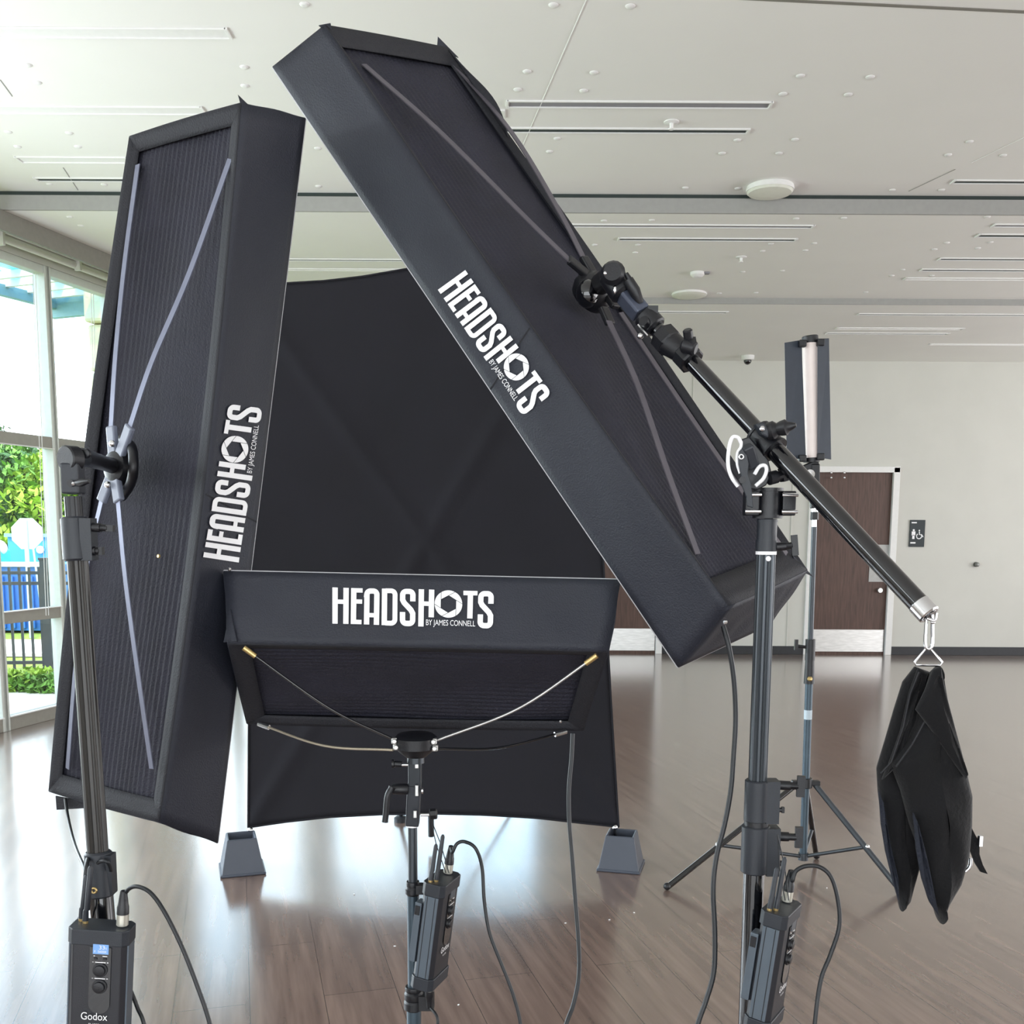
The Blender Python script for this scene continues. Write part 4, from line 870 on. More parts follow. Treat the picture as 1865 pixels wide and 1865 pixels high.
# head: cylinder block, side clamps, yoke with slotted white arcs
m = M(); m.cyl(BP(893), BP(942), .0225, n=28, bev=.002); m.cyl(BP(889), BP(895), .0245); m.cyl(BP(938), BP(944), .0245); m.build('head_block', BLK, t_, smooth=30)
for dx, sx_ in ((-.030, 1), (.030, 1)):
    m = M()
    m.box(BP(917, dx, -.008), (.022, .028, .040)); hbk = m.build('block_clamp', BLK, t_, bevel=.002)
    for yy in (902, 932):
        m = M(); m.cyl(BP(yy, dx - .013, -.024), BP(yy, dx + .013, -.024), .0032, n=10); m.build('clamp_bolt', CHR, hbk, smooth=40)
yk = P(1370, 850, 1.655)
def ypt(px, py, Y=1.66): return P(px, py, Y)
m = M(); m.prism([ypt(*p) for p in ((1347, 822), (1352, 817), (1360, 825), (1364, 845), (1362, 862), (1368, 880), (1370, 900), (1372, 925), (1362, 922), (1360, 905), (1352, 885), (1350, 865), (1346, 845))], (0, 1, 0), .006); m.build('yoke_plate', GRYP, t_, bevel=.001)
m = M(); m.prism([ypt(*p, 1.69) for p in ((1350, 800), (1365, 795), (1400, 838), (1406, 862), (1396, 884), (1380, 892), (1362, 890), (1352, 870))], (0, 1, 0), .012); m.build('yoke_body', BLK, t_, bevel=.002)
m = M(); m.tube(catmull([ypt(*p, 1.668) for p in ((1350, 807), (1344, 797), (1334, 797), (1328, 815), (1326, 845), (1332, 868), (1344, 886))], 6), .0031, 8); m.tube(catmull([ypt(*p, 1.668) for p in ((1350, 806), (1349, 815), (1343, 826), (1343, 845), (1348, 862))], 6), .0026, 8); m.build('white_arc_scale', WHT, t_, smooth=60)
m = M(); m.tube(catmull([ypt(*p, 1.668) for p in ((1374, 864), (1383, 850), (1393, 848), (1396, 857), (1390, 872), (1376, 885))], 6), .0031, 8); m.build('white_arc_scale', WHT, t_, smooth=60)
m = M(); q = ypt(1350, 832, 1.655); m.tube([q + V((math.cos(k / 12 * 2 * PI) * .0035, 0, math.sin(k / 12 * 2 * PI) * .0035)) for k in range(13)], .0014, 8); m.build('pivot_ring', CHR, t_, smooth=60)
m = M(); q = ypt(1352, 874, 1.653); m.cyl(q, q + V((0, -.003, 0)), .006, n=6); m.build('hex_bolt', BLK, t_)
m = M(); knob(m, ypt(1400, 872, 1.69), ypt(1432, 863, 1.70), .012, .022); m.build('pan_knob', BLK, t_, smooth=30)

# ---- boom arm
e0 = P(1254, 652, 1.83); e1_ = P(1685, 1112, 1.50)
bd = (e1_ - e0).normalized()
bo = thing('lighting_boom', (e0 + e1_) / 2, 'glossy black boom arm sloping down to the right with a chrome end cap', 'boom arm')
mid = P(1392, 812, 1.68)
tt = (mid - e0).dot(bd); midp = e0 + bd * tt
m = M(); m.cyl(e0, midp, .0143, n=28); m.build('inner_tube', BLKG, bo, smooth=40)
m = M(); m.cyl(midp, e1_ - bd * .014, .0156, n=28); m.build('outer_tube', BLKG, bo, smooth=40)
m = M(); m.cyl(e1_ - bd * .016, e1_ + bd * .010, .0166, n=28, bev=.002); ec = m.build('end_cap', CHR, bo, smooth=30, label='chrome end cap')
m = M(); m.cyl(e1_ + bd * .006, e1_ + bd * .0108, .0105, n=24); m.build('cap_recess', BLKG, ec)
m = M(); q = e1_ + bd * .010; m.tube(catmull([q + V((-.006, -.004, -.004)), q + bd * .010, q + V((.008, -.004, .004))], 6), .002, 8); eye = m.build('eye_ring', CHR, ec, smooth=60)
px_ = [(1298, 690)]
# saddle clamp holding the boom
m = M(); cA = midp - bd * .040; cB = midp + bd * .006; m.cyl(cA, cB, .0215, n=28, bev=.003); m.cyl(cA, cA + bd * .004, .0235); m.cyl(cB - bd * .004, cB, .0235); sd_ = m.build('saddle_clamp', BLK, t_, smooth=30)
m = M(); m.bar(P(1360, 812, 1.665), P(1372, 850, 1.68), .018, .02, up=(0, 1, 0)); m.build('saddle_neck', GRYP, sd_, bevel=.003)
m = M(); m.prism([P(*p, 1.665) for p in ((1376, 772), (1392, 768), (1402, 784), (1400, 798), (1388, 792))], (0, 1, 0), .022); m.build('clamp_ear', GRYP, sd_, bevel=.003)
m = M(); m.sphere(P(1388, 781, 1.662), .005, 10); m.build('ear_bolt', CHR, sd_, smooth=60)
m = M(); m.lathe(P(1398, 786, 1.68), (P(1445, 775, 1.66) - P(1398, 786, 1.68)), [(0, .014), (.010, .015), (.016, .010), (.022, .012), (.030, .013), (.034, .008), (.040, .006), (.046, .003)], 16); m.build('clamp_knob', BLK, sd_, smooth=35)
# clamps at the softbox end
g0 = P(1196, 596, 1.87)
m = M(); m.cyl(e0 + bd * .012, e0 - bd * .016, .0245, n=8, bev=.003); m.cyl(e0 - bd * .012, P(1215, 622, 1.855), .019, .023, n=18, bev=.002); m.cyl(P(1222, 628, 1.85), P(1205, 610, 1.865), .0255, n=8, bev=.003); gc = m.build('grip_clamp', BLK, bo, smooth=25)
m = M(); knob(m, P(1258, 645, 1.82), P(1262, 618, 1.80), .010, .016); m.cyl(P(1252, 600, 1.80), P(1255, 622, 1.81), .0085, n=12, bev=.002); m.cyl(P(1242, 628, 1.81), P(1268, 636, 1.80), .012, n=14, bev=.003); m.build('clamp_knob', BLK, gc, smooth=35)
m = M(); m.cyl(P(1208, 613, 1.865), P(1190, 592, 1.875), .014, n=18); m.build('spigot', BLKG, bo, smooth=40)
m = M(); m.cyl(P(1195, 598, 1.87), P(1172, 573, 1.88), .0215, n=20, bev=.003); m.cyl(P(1178, 590, 1.86), P(1172, 584, 1.85), .009); m.box(P(1188, 566, 1.87), (.018, .02, .014)); m.build('swivel_joint', BLK, bo, smooth=35)
m = M(); m.cyl(P(1162, 592, 1.865), P(1180, 612, 1.855), .003, n=8); m.sphere(P(1166, 612, 1.85), .006, 10); m.build('lock_pin', CHR, bo, smooth=40)
m = M(); A_, B_ = P(1168, 572, 1.88), P(1118, 512, 1.90); d_ = (B_ - A_).normalized(); z_ = V((0, 0, 1)); m.bar(A_, A_ * .25 + B_ * .75, .030, .030, up=(.4, -1, .2)); m.build('square_socket', mat('slate_metal', (82, 88, 104), .35, metal=.35, noise=.08), bo, bevel=.004)
m = M(); m.sphere(P(1120, 527, 1.875), .0055, 10, (.7, .7, 1.6)); m.build('chrome_button', CHR, bo, smooth=60)
m = M(); m.cyl(P(1138, 538, 1.89), P(1110, 498, 1.905), .0235, n=14, bev=.005); m.lathe(P(1117, 500, 1.88), V((-.2, -1, .1)), [(0, .020), (.008, .022), (.016, .016)], 16); m.build('tilt_head', BLK, bo, smooth=40)
m = M(); m.sphere(P(1128, 490, 1.868), .007, 10, (.7, .5, 1.2)); m.sphere(P(1102, 498, 1.868), .004, 8); m.build('head_screw', CHR, bo, smooth=60)
m = M(); m.tube([P(1144, 510, 1.87), P(1156, 530, 1.87), P(1166, 552, 1.875)], [.0095, .0105, .007], 12); m.tube([P(1140, 498, 1.87), P(1146, 508, 1.87)], [.004, .005], 10); m.build('tilt_lever', BLK, bo, smooth=50)
m = M(); m.cyl(P(1112, 505, 1.90), hubR, .020, n=16); m.build('mount_stub', BLK, bo, smooth=40)

# ---- carabiner and sand bag
cb_ = thing('carabiner', P(1689, 1160, 1.50), 'silver carabiner hooked to the chrome end of the boom', 'carabiner')
m = M(); q = P(1694, 1128, 1.50); pts = [P(*p, 1.498) for p in ((1693, 1113), (1688, 1122), (1686, 1150), (1685, 1172), (1688, 1181), (1694, 1181), (1698, 1172), (1698, 1150), (1698, 1130), (1697, 1120), (1693, 1113))]
m.tube(catmull(pts, 4), .0026, 8); m.build('carabiner_body', CHR, cb_, smooth=60)
m = M(); m.cyl(P(1699, 1134, 1.496), P(1699, 1160, 1.496), .0022, n=8); m.sphere(P(1699, 1133, 1.495), .0035, 8); m.build('gate', CHR, cb_, smooth=50)
bag = thing('sandbag', P(1690, 1450, 1.50), 'empty black saddle sandbag hanging from the end of the boom', 'sandbag')
BAGM = mat('black_canvas', (6, 6, 9), .8, spec=.25, noise=.25, nscale=20, bump=.15, bscale=180, sheen=.15)
BAGN = mat('navy_lining', (20, 25, 38), .8, noise=.15, nscale=20, bump=.3, bscale=150)
m = M(); m.tube([P(*p, 1.50) for p in ((1686, 1181), (1692, 1179), (1716, 1206), (1712, 1212), (1668, 1211), (1665, 1206), (1686, 1181))], .0019, 8); m.build('triangle_ring', CHR, bag, smooth=60)
def pouch(name, outline, spine, Y, th, mt, wr=.004):
    sp = [P(px, py, Y) for px, py in spine]
    ol = []
    for i in range(len(outline)):
        p, q = outline[i], outline[(i + 1) % len(outline)]
        for k in range(3): ol.append(P(p[0] + (q[0] - p[0]) * k / 3, p[1] + (q[1] - p[1]) * k / 3, Y))
    def near(p):
        best = None
        for a_, b_ in zip(sp, sp[1:]):
            t = max(0, min(1, (p - a_).dot(b_ - a_) / (b_ - a_).length_squared)); c = a_ + (b_ - a_) * t
            if best is None or (c - p).length < (best - p).length: best = c
        return best
    m = M(); rings = [1, .93, .8, .6, .35, .12, 0]; n = len(ol)
    for sgn in (-1, 1):
        for r_ in rings:
            for i, p in enumerate(ol):
                c = near(p); y_ = sgn * (th * math.sqrt(max(0, 1 - r_ ** 2.2)) * (.5 + .5 * min(1, (p - c).length / .03)) + .001) + wr * math.sin(p.z * 46 + r_ * 6 + sgn) * (1 - r_)
                m.v.append(c + (p - c) * r_ + V((0, y_, 0)))
    for s_ in (0, 1):
        o_ = s_ * n * len(rings)
        for j in range(len(rings) - 1):
            for i in range(n): m.f.append((o_ + j * n + i, o_ + j * n + (i + 1) % n, o_ + (j + 1) * n + (i + 1) % n, o_ + (j + 1) * n + i))
    for i in range(n): m.f.append((i, (i + 1) % n, n * len(rings) + (i + 1) % n, n * len(rings) + i))
    k = (len(rings) - 1) * n
    return m.build(name, mt, bag, smooth=50)
pouch('rear_pouch', [(1667, 1214), (1645, 1242), (1628, 1295), (1612, 1350), (1597, 1400), (1599, 1440), (1606, 1500), (1616, 1556), (1630, 1610), (1637, 1645), (1641, 1659), (1657, 1640), (1664, 1612), (1673, 1580), (1676, 1520), (1672, 1450), (1680, 1360), (1697, 1225)],
      [(1680, 1235), (1655, 1300), (1632, 1400), (1640, 1500), (1650, 1590), (1644, 1640)], 1.53, .020, BAGM)
pouch('pouch_lining', [(1672, 1216), (1655, 1262), (1640, 1330), (1618, 1392), (1606, 1420), (1640, 1390), (1662, 1330), (1690, 1225)], [(1678, 1232), (1655, 1300), (1625, 1390)], 1.502, .006, BAGM)
pouch('front_pouch', [(1700, 1222), (1711, 1213), (1722, 1270), (1738, 1330), (1758, 1400), (1769, 1446), (1768, 1500), (1763, 1555), (1748, 1605), (1728, 1640), (1716, 1662), (1712, 1681), (1706, 1664), (1692, 1640), (1680, 1600), (1670, 1540), (1655, 1498), (1640, 1440), (1621, 1390), (1650, 1350), (1670, 1305), (1688, 1255)],
      [(1706, 1240), (1700, 1330), (1700, 1420), (1715, 1500), (1718, 1590), (1713, 1650)], 1.50, .028, BAGM)
pouch('blue_gusset', [(1663, 1480), (1672, 1500), (1688, 1560), (1700, 1620), (1709, 1668), (1692, 1642), (1678, 1600), (1668, 1545)], [(1667, 1495), (1680, 1560), (1695, 1630)], 1.478, .008, BAGN)
pouch('side_gusset', [(1600, 1440), (1612, 1480), (1622, 1540), (1636, 1600), (1636, 1640), (1626, 1606), (1612, 1550), (1604, 1500)], [(1606, 1460), (1618, 1540), (1632, 1610)], 1.512, .006, BAGN)
pouch('top_flap', [(1699, 1220), (1712, 1213), (1724, 1270), (1740, 1330), (1762, 1412), (1758, 1418), (1730, 1380), (1700, 1335), (1667, 1292), (1684, 1258)], [(1707, 1235), (1712, 1290), (1735, 1350), (1755, 1400)], 1.472, .010, BAGM)
m = M(); A_ = [P(*p, 1.50) for p in ((1700, 1222), (1690, 1252), (1667, 1292), (1674, 1306), (1650, 1350), (1621, 1390))]; m.tube([p + V((0, -.024, 0)) for p in A_], .0016, 6); m.tube([P(*p, 1.50) + V((0, -.012, 0)) for p in ((1668, 1222), (1652, 1262), (1640, 1320), (1618, 1385), (1599, 1405))], .0016, 6); m.build('edge_binding', mat('grey_binding', (24, 24, 28), .7, noise=.1), bag, smooth=60)
m = M(); m.prism([P(*p, 1.50) for p in ((1762, 1500), (1770, 1508), (1776, 1520), (1784, 1534), (1784, 1556), (1790, 1575), (1799, 1592), (1786, 1588), (1776, 1572), (1768, 1550), (1762, 1540))], (0, 1, 0), .004); sp_ = m.build('webbing_strap', BAGM, bag)
m = M(); m.box(P(1785, 1531, 1.497), (.005, .008, .016)); m.build('strap_buckle', CHR, sp_)
m = M(); m.tube(catmull([P(*p, 1.51) for p in ((1768, 1562), (1766, 1578), (1758, 1587))], 4), .003, 8); m.build('second_buckle', CHR, sp_, smooth=60)

# ================================================================== BACKDROP
YD = 4.42
def DP(px, py, dy=0): return P(px, py, YD + dy)
topc = [(446, 524), (520, 516), (590, 512), (660, 504), (740, 490), (830, 478), (940, 480), (1078, 512)]
botc = [(452, 1507), (520, 1497), (600, 1488), (700, 1483), (790, 1482), (880, 1484), (980, 1490), (1060, 1499), (1127, 1506)]
def poly_at(pl, x):
    for (a, b), (c, d) in zip(pl, pl[1:]):
        if x <= c or (c, d) == pl[-1]: t = (x - a) / (c - a); return b + (d - b) * t
def bf(u, v):
    tx_ = 446 + (1078 - 446) * u; bx_ = 452 + (1127 - 452) * u
    ty = poly_at(topc, tx_); by = poly_at(botc, bx_)
    sag = -6 * math.sin(PI * v) * (u - .5) * 2 * -1
    y_ = .05 * (1 - 4 * (u - .5) ** 2) * (1 - 4 * (v - .5) ** 2)
    y_ -= .014 * math.exp(-((abs(u - .5) - abs(v - .5)) / .025) ** 2)
    return DP(tx_ + (bx_ - tx_) * v - (4 * math.sin(PI * v) * (2 * u - 1)), ty + (by - ty) * v, y_)
t_ = thing('backdrop', V((DP(790, 1500).x, YD, 0)), 'large black fabric backdrop stretched on a frame behind the lights', 'backdrop')
g = grid(bf, 70, 90); g.build('backdrop_fabric', BACK, t_, smooth=60, solid=.003)
m = M(); g1 = [bf(0, v / 40) + V((0, -.003, 0)) for v in range(41)]; m.tube(g1, .004, 8); m.tube([bf(1, v / 40) + V((0, -.003, 0)) for v in range(41)], .004, 8); m.tube([bf(u / 40, 1) + V((0, -.003, 0)) for u in range(41)], .004, 8); m.tube([bf(u / 40, 0) + V((0, -.003, 0)) for u in range(41)], .004, 8); m.build('edge_hem', BACK, t_, smooth=60)
cm = bf(.5, .5) + V((0, .10, 0))
for u, v in ((0, 0), (1, 0), (0, 1), (1, 1)):
    m = M(); m.tube([cm, (cm + bf(u, v)) / 2 + V((0, .06, 0)), bf(u, v) + V((0, .012, 0))], .008, 8); m.build('frame_rod', BLKG, t_, smooth=60)
m = M(); m.cyl(cm, V((cm.x, cm.y + .1, .05)), .014); m.build('rear_pole', BLK, t_, smooth=40)
m = M(); q = PZ(730, 1496, .0); m.cyl(V((cm.x, cm.y + .1, .5)), V((q.x, q.y, .03)), .010); m.lathe(V((q.x, q.y, 0)), (0, 0, 1), [(0, .034), (.02, .034), (.03, .02)], 18); m.build('rear_leg', GRYP, t_, smooth=40)
m = M(); m.cyl(V((cm.x, cm.y + .1, .5)), V((cm.x + .4, cm.y + .9, .02)), .010); m.build('rear_leg', BLK, t_, smooth=40)
for px, py in ((456, 1512), (1120, 1507)):
    q = DP(px, py, -.03); m = M(); m.sphere(q, .013, 14); m.build('corner_ball', CHR, t_, smooth=60)
    m = M(); m.tube([q + V((0, .01, 0)), q + V((-.002 if px < 800 else -.0, .01, -.03)), q + V((-.008 if px < 800 else .012, .02, -.062))], .008, 10); m.build('corner_foot', BLK, t_, smooth=50)
# weights under the corners
rsm = M()
def riser():
    m = M(); t0, b0, h = .062, .090, .155
    n = 8
    lo = [V((sx_ * b0, sy_ * b0, .006)) for sx_, sy_ in ((-1, -1), (1, -1), (1, 1), (-1, 1))]; hi = [V((sx_ * t0, sy_ * t0, h)) for sx_, sy_ in ((-1, -1), (1, -1), (1, 1), (-1, 1))]
    hi2 = [p * 1 - V((p.x * .14, p.y * .14, 0)) for p in hi]; lo2 = [V((p.x * .8, p.y * .8, .09)) for p in hi]
    m.add(lo + hi + hi2 + lo2, [(i, (i + 1) % 4, 4 + (i + 1) % 4, 4 + i) for i in range(4)] + [(4 + i, 4 + (i + 1) % 4, 8 + (i + 1) % 4, 8 + i) for i in range(4)] + [(8 + i, 8 + (i + 1) % 4, 12 + (i + 1) % 4, 12 + i) for i in range(4)] + [(12, 13, 14, 15)])
    m.box((0, 0, .006), (b0 * 2.12, b0 * 2.12, .012)); return m
RIS = mat('slate_plastic_riser', (70, 76, 88), .42, noise=.05, nscale=8, bump=.05, bscale=300)
r0 = riser().build('bed_riser', RIS, bevel=.006, origin=(0, 0, 0))
pa_, pb_ = PZ(441, 1584, 0), PZ(1131, 1578, 0)
r0.location = (pa_.x, pa_.y, 0); r0.rotation_euler = (0, 0, math.radians(18)); tag(r0, 'grey tapered plastic riser under the left corner of the backdrop', 'riser', 'risers holding the backdrop corners')
r1 = r0.copy(); C.objects.link(r1); r1.location = (pb_.x, pb_.y, 0); r1.rotation_euler = (0, 0, math.radians(-14)); tag(r1, 'grey tapered plastic riser under the right corner of the backdrop', 'riser', 'risers holding the backdrop corners')

# ================================================================== LED WAND ON ITS TRIPOD
YW = 4.32
t_ = thing('tripod_stand', V((P(1465, 1560, YW).x, YW, 0)), 'slim dark tripod stand in the back under the LED wand', 'tripod')
A_, B_ = P(1484, 925, YW), P(1463, 1560, YW)
def TP(y, dx=0, dy=0): f_ = (y - 925) / 635.0; return A_ * (1 - f_) + B_ * f_ + V((dx, dy, 0))
m = M(); m.cyl(TP(958), TP(1168), .0115, n=16); m.build('upper_tube', CARB, t_, smooth=40)
m = M(); m.cyl(TP(925), TP(942), .014, n=14); m.cyl(TP(942), TP(960), .010, n=14); sp2 = m.build('top_spigot', CHR, t_, smooth=40)
m = M(); m.cyl(TP(932), TP(946), .017, n=14); m.build('spigot_cap', BLK, sp2, smooth=40)
m = M(); m.cyl(TP(1158), TP(1196), .021, n=16); m.cyl(TP(1196), TP(1238), .019, .023, n=16); cl = m.build('tube_collar', BLK, t_, smooth=30)
m = M(); m.cyl(TP(1172, -.02), TP(1170, -.055), .007, n=10); m.box(TP(1168, -.06), (.014, .014, .045)); m.build('locking_knob', BLK, cl)
m = M(); m.sphere(TP(1228, -.004, -.024), .011, 10); m.build('brass_rivet', BRASS, cl)
m = M(); m.cyl(TP(1230), TP(1560), .0165, n=18); lt = m.build('lower_tube', mat('slate_tube', (70, 84, 94)), t_, smooth=40)
m = M(); m.cyl(TP(1286), TP(1303), .0172, n=18); m.build('white_sticker', mat('pale_sticker', (190, 205, 215), .5, noise=.05), lt)
m = M(); m.cyl(TP(1412), TP(1430), .028, n=18); m.box(TP(1421), (.12, .03, .02)); m.build('leg_bracket', BLK, t_, bevel=.003)
m = M(); m.cyl(TP(1553), TP(1566), .022, n=16); m.build('lower_bracket', CARB, t_, smooth=30)
for (hp, fp, jp) in (((1443, 1422), (1215, 1616), (1318, 1530)), ((1482, 1424), (1640, 1622), (1572, 1546)), ((1466, 1424), (1487, 1560), (1480, 1515))):
    ft = PZ(fp[0], fp[1], .012); tp_ = TP(1424, (-.04, .04, 0)[((1215, 1616), (1640, 1622), (1487, 1560)).index(fp)])
    m = M(); m.cyl(tp_, ft, .0125, n=14); lg = m.build('leg', CARB if fp[0] > 1600 else BLKG, t_, smooth=40)
    m = M(); m.sphere(ft + V((0, 0, .004)), .016, 10); m.build('rubber_foot', BLK, lg, smooth=50)
    f_ = .62; jn = tp_ * (1 - f_) + ft * f_ + V((0, 0, .01))
    m = M(); m.cyl(TP(1560), jn, .008, n=12); m.build('brace', CARB, t_, smooth=40); m = M(); m.sphere(jn, .011, 10); m.build('joint_rivet', CHR, lg, smooth=50)
wn_ = thing('led_wand', P(1473, 730, YW), 'LED wand light with black barn doors on the tripod at the back', 'LED light')
a0, a1 = P(1473, 622, YW), P(1478, 838, YW)
m = M(); m.cyl(P(1475, 612, YW), P(1476, 626, YW), .033, n=22, bev=.003); m.build('end_cap', BLK, wn_, smooth=35); m = M(); m.cyl(P(1478, 834, YW), P(1478, 842, YW), .033, n=22); m.build('end_cap', BLK, wn_, smooth=35)
m = M(); m.cyl(P(1475, 625, YW), P(1479, 836, YW), .031, n=26); m.build('light_tube', mat('translucent_white_tube', (238, 226, 222), .4, noise=.02, emit=(255, 240, 235), estr=.05), wn_, smooth=40, label='pale white light tube')
for q4 in (((1429, 624), (1460, 619), (1468, 834), (1433, 838)), ((1489, 617), (1510, 616), (1514, 837), (1489, 833))):
    m = M(); m.prism([P(q4[0][0], q4[0][1], YW - .04), P(q4[1][0], q4[1][1], YW - .02), P(q4[2][0], q4[2][1], YW - .02), P(q4[3][0], q4[3][1], YW - .04)], (0, 1, 0), .003); m.build('barn_door', mat('slate_barn_door', (52, 60, 72), .45, noise=.06), wn_, bevel=.002)
for px, py in ((1461, 626), (1494, 624), (1461, 835), (1494, 832)):
    m = M(); m.box(P(px, py, YW - .03), (.03, .03, .028)); m.build('hinge', BLK, wn_, bevel=.004)
m = M(); m.bar(P(1490, 842, YW), P(1455, 858, YW), .03, .02, up=(0, 1, 0)); m.build('grip', BLK, wn_, bevel=.005)
m = M(); m.bar(P(1484, 845, YW), P(1484, 926, YW), .036, .03, up=(0, 1, 0)); bh = m.build('wand_bracket', BLK, wn_, bevel=.005)
m = M(); m.lathe(P(1474, 864, YW - .02), (0, -1, 0), [(0, .022), (.012, .02), (.014, .008)], 18); m.build('bracket_knob', CHR, bh, smooth=40)

# ================================================================== CONTROLLERS AND CABLES
CTL = mat('controller_casing', (31, 32, 38), .42, noise=.06, nscale=30, bump=.06, bscale=500)
CTB = mat('controller_side', (92, 102, 112), .38, metal=.35, noise=.05, nscale=20)
LCD = mat('lcd_screen', (110, 150, 200), .3, noise=.03, emit=(120, 165, 225), estr=.35)
LCDO = mat('lcd_screen_off', (72, 78, 86), .3, noise=.05)
def controller(loc, rz, tilt, label, lit, ang_lean=0):
    H_, W_, D_ = .215, .088, .042
    t_ = thing('light_controller', loc, label, 'light controller', 'light controllers hung on the stands')
    mw = Matrix.Rotation(tilt, 4, 'Y') @ Matrix.Rotation(rz, 4, 'Z') @ Matrix.Rotation(ang_lean, 4, 'X')
    def L(x, y, z): return V(loc) + (mw @ V((x, y, z + (.007 if -.17 < z < -.0285 and abs(y) > .019 and y < 0 else 0))))
    ax = tuple((mw @ V(e)).xyz if False else V((mw @ V(e))[:3]) for e in ((1, 0, 0), (0, 1, 0), (0, 0, 1)))
    def oct_(w_, d_, c_): return [(-w_ / 2 + c_, -d_ / 2), (w_ / 2 - c_, -d_ / 2), (w_ / 2, -d_ / 2 + c_), (w_ / 2, d_ / 2 - c_), (w_ / 2 - c_, d_ / 2), (-w_ / 2 + c_, d_ / 2), (-w_ / 2, d_ / 2 - c_), (-w_ / 2, -d_ / 2 + c_)]
    def block(w_, d_, z0, z1, c_, nm, mt, **k):
        m = M(); o_ = oct_(w_, d_, c_); m.prism([L(x, y, z0) for x, y in o_], ax[2], z1 - z0); return m.build(nm, mt, t_, bevel=.0015, **k)
    block(W_, D_, -H_ + .024, -.024, .008, 'casing', CTL)
    block(W_ + .005, D_ + .005, -.025, 0, .009, 'top_cap', GRYP); block(W_ + .005, D_ + .005, -H_, -H_ + .025, .009, 'bottom_cap', GRYP)
    for sx_ in (-1, 1):
        m = M(); m.box(L(sx_ * (W_ / 2), 0, -H_ / 2), (.003, D_ - .014, H_ - .051), ax); m.build('side_plate', CTB, t_, bevel=.001, label='paler grey side plate')
    # ribs along the side, panel, screen, knobs
    m = M()
    for y in (-.008, .008): m.box(L(-W_ / 2 - .0014, y, -H_ / 2), (.0012, .0012, H_ - .052), ax)
    m.build('side_groove', BLK, t_)
    fy_ = -D_ / 2 - .0006
    pn = M(); o_ = []
    for k in range(13): a_ = PI + PI * k / 12; o_.append((.006 + .016 * math.cos(a_), -.125 + .016 * math.sin(a_)))
    o_ += [(.022, -.027), (-.010, -.027)]
    pn.prism([L(x, fy_, z) for x, z in o_], ax[1] * -1, .0012); pn_ = pn.build('control_panel', BLKG, t_)
    m = M(); m.box(L(.0065, fy_ - .0016, -.0365), (.0235, .0008, .0155), ax); sc_ = m.build('screen', LCD if lit else LCDO, t_, label='lit blue screen' if lit else 'dark screen')
    m = M(); nn = ax[1] * -1
    def tq(x0, x1, z1, z0): return [L(x0, fy_ - .0022, z1), L(x1, fy_ - .0022, z1), L(x1, fy_ - .0022, z0), L(x0, fy_ - .0022, z0)]
    if lit:
        text_on(m, '33', tq(.004, .0125, -.0305, -.0365), nn, 0); text_on(m, '%', tq(.0135, .0155, -.033, -.0365), nn, 0); text_on(m, 'F  5600K', tq(-.003, .016, -.0385, -.042), nn, 0)
    for x in (-.002, .013): m.box(L(x - .001 if x < 0 else x, fy_ - .0018, -.0475), (.002 if x < 0 else .007, .0006, .0012), ax)
    for z in (-.0575, -.0835): m.box(L(.0065, fy_ - .0018, z), (.016, .0006, .0013), ax); m.box(L(-.0045, fy_ - .0018, z), (.002, .0006, .0006), ax); m.box(L(.0175, fy_ - .0018, z), (.0022, .0006, .0012), ax)
    m.build('panel_marks', WHT, t_)
    for z in (-.0700, -.0965):
        m = M(); m.lathe(L(.0065, fy_ - .001, z), ax[1] * -1, [(0, .0115), (.002, .0112), (.0022, .0085), (.0055, .0080), (.006, .006)], 22); m.build('dial', BLK, t_, smooth=35)
    for x in (-.001, .013): m = M(); m.box(L(x, fy_ - .0018, -.052), (.005, .0016, .003), ax); m.build('button', BLK, t_)
    m = M(); text_on(m, 'Godox', tq(-.020, .020, -.139, -.151), nn, 0); text_on(m, 'FL150S', tq(-.008, .008, -.1565, -.160), nn, 0); m.build('printed_name', WHT, t_)
    # mounting plate on the back, antennas, connectors
    m = M(); m.box(L(-.028, D_ / 2 + .006, -.105), (.026, .014, .12), ax); mp__ = m.build('mount_clamp', CTB, t_, bevel=.002)
    m = M(); m.box(L(-.0415, D_ / 2 + .006, -.06), (.002, .010, .018), ax); m.build('clamp_latch', BLK, mp__)
    for x, ln, ly in ((-.036, .070, .010), (-.027, .088, .002)):
        m = M(); m.cyl(L(x, ly, 0), L(x, ly, .006), .0042, n=12); an_ = m.build('antenna_base', BRASS, t_, smooth=40)
        m = M(); m.tube([L(x, ly, .004), L(x, ly, .020), L(x + .002, ly, .022), L(x + .005, ly, ln), L(x + .0052, ly, ln + .004)], [.0046, .0042, .0046, .0040, .002], 12); m.build('antenna', GRYP, t_, smooth=50)
    return t_, L
def xlr(parent, p, d, flip=1):
    d = V(d).normalized(); m = M(); m.cyl(p, p + d * .020, .0090, n=20, bev=.0012); m.build('connector_shell', mat('silver_connector', (214, 212, 200), .3, metal=.7, noise=.05), parent, smooth=40)
    m = M(); m.lathe(p + d * .019, d, [(0, .0095), (.012, .0090), (.014, .0080), (.024, .0068), (.036, .0052), (.037, .004)], 18); m.build('connector_boot', BLK, parent, smooth=40)
    return p + d * .054
def cable(label, pts, r=.0031, conn=None, name='power_cable', base=None):
    q = [V(p) for p in pts]; t_ = thing(name, q[0], label, 'cable', 'black cables of the lights')
    if conn: s_ = xlr(t_, conn[0], conn[1]); q = [s_ - V(conn[1]).normalized() * .002] + q
    m = M(); m.tube(catmull(q, 8), r, 10); m.build('cable', CABLE, t_, smooth=60); return t_
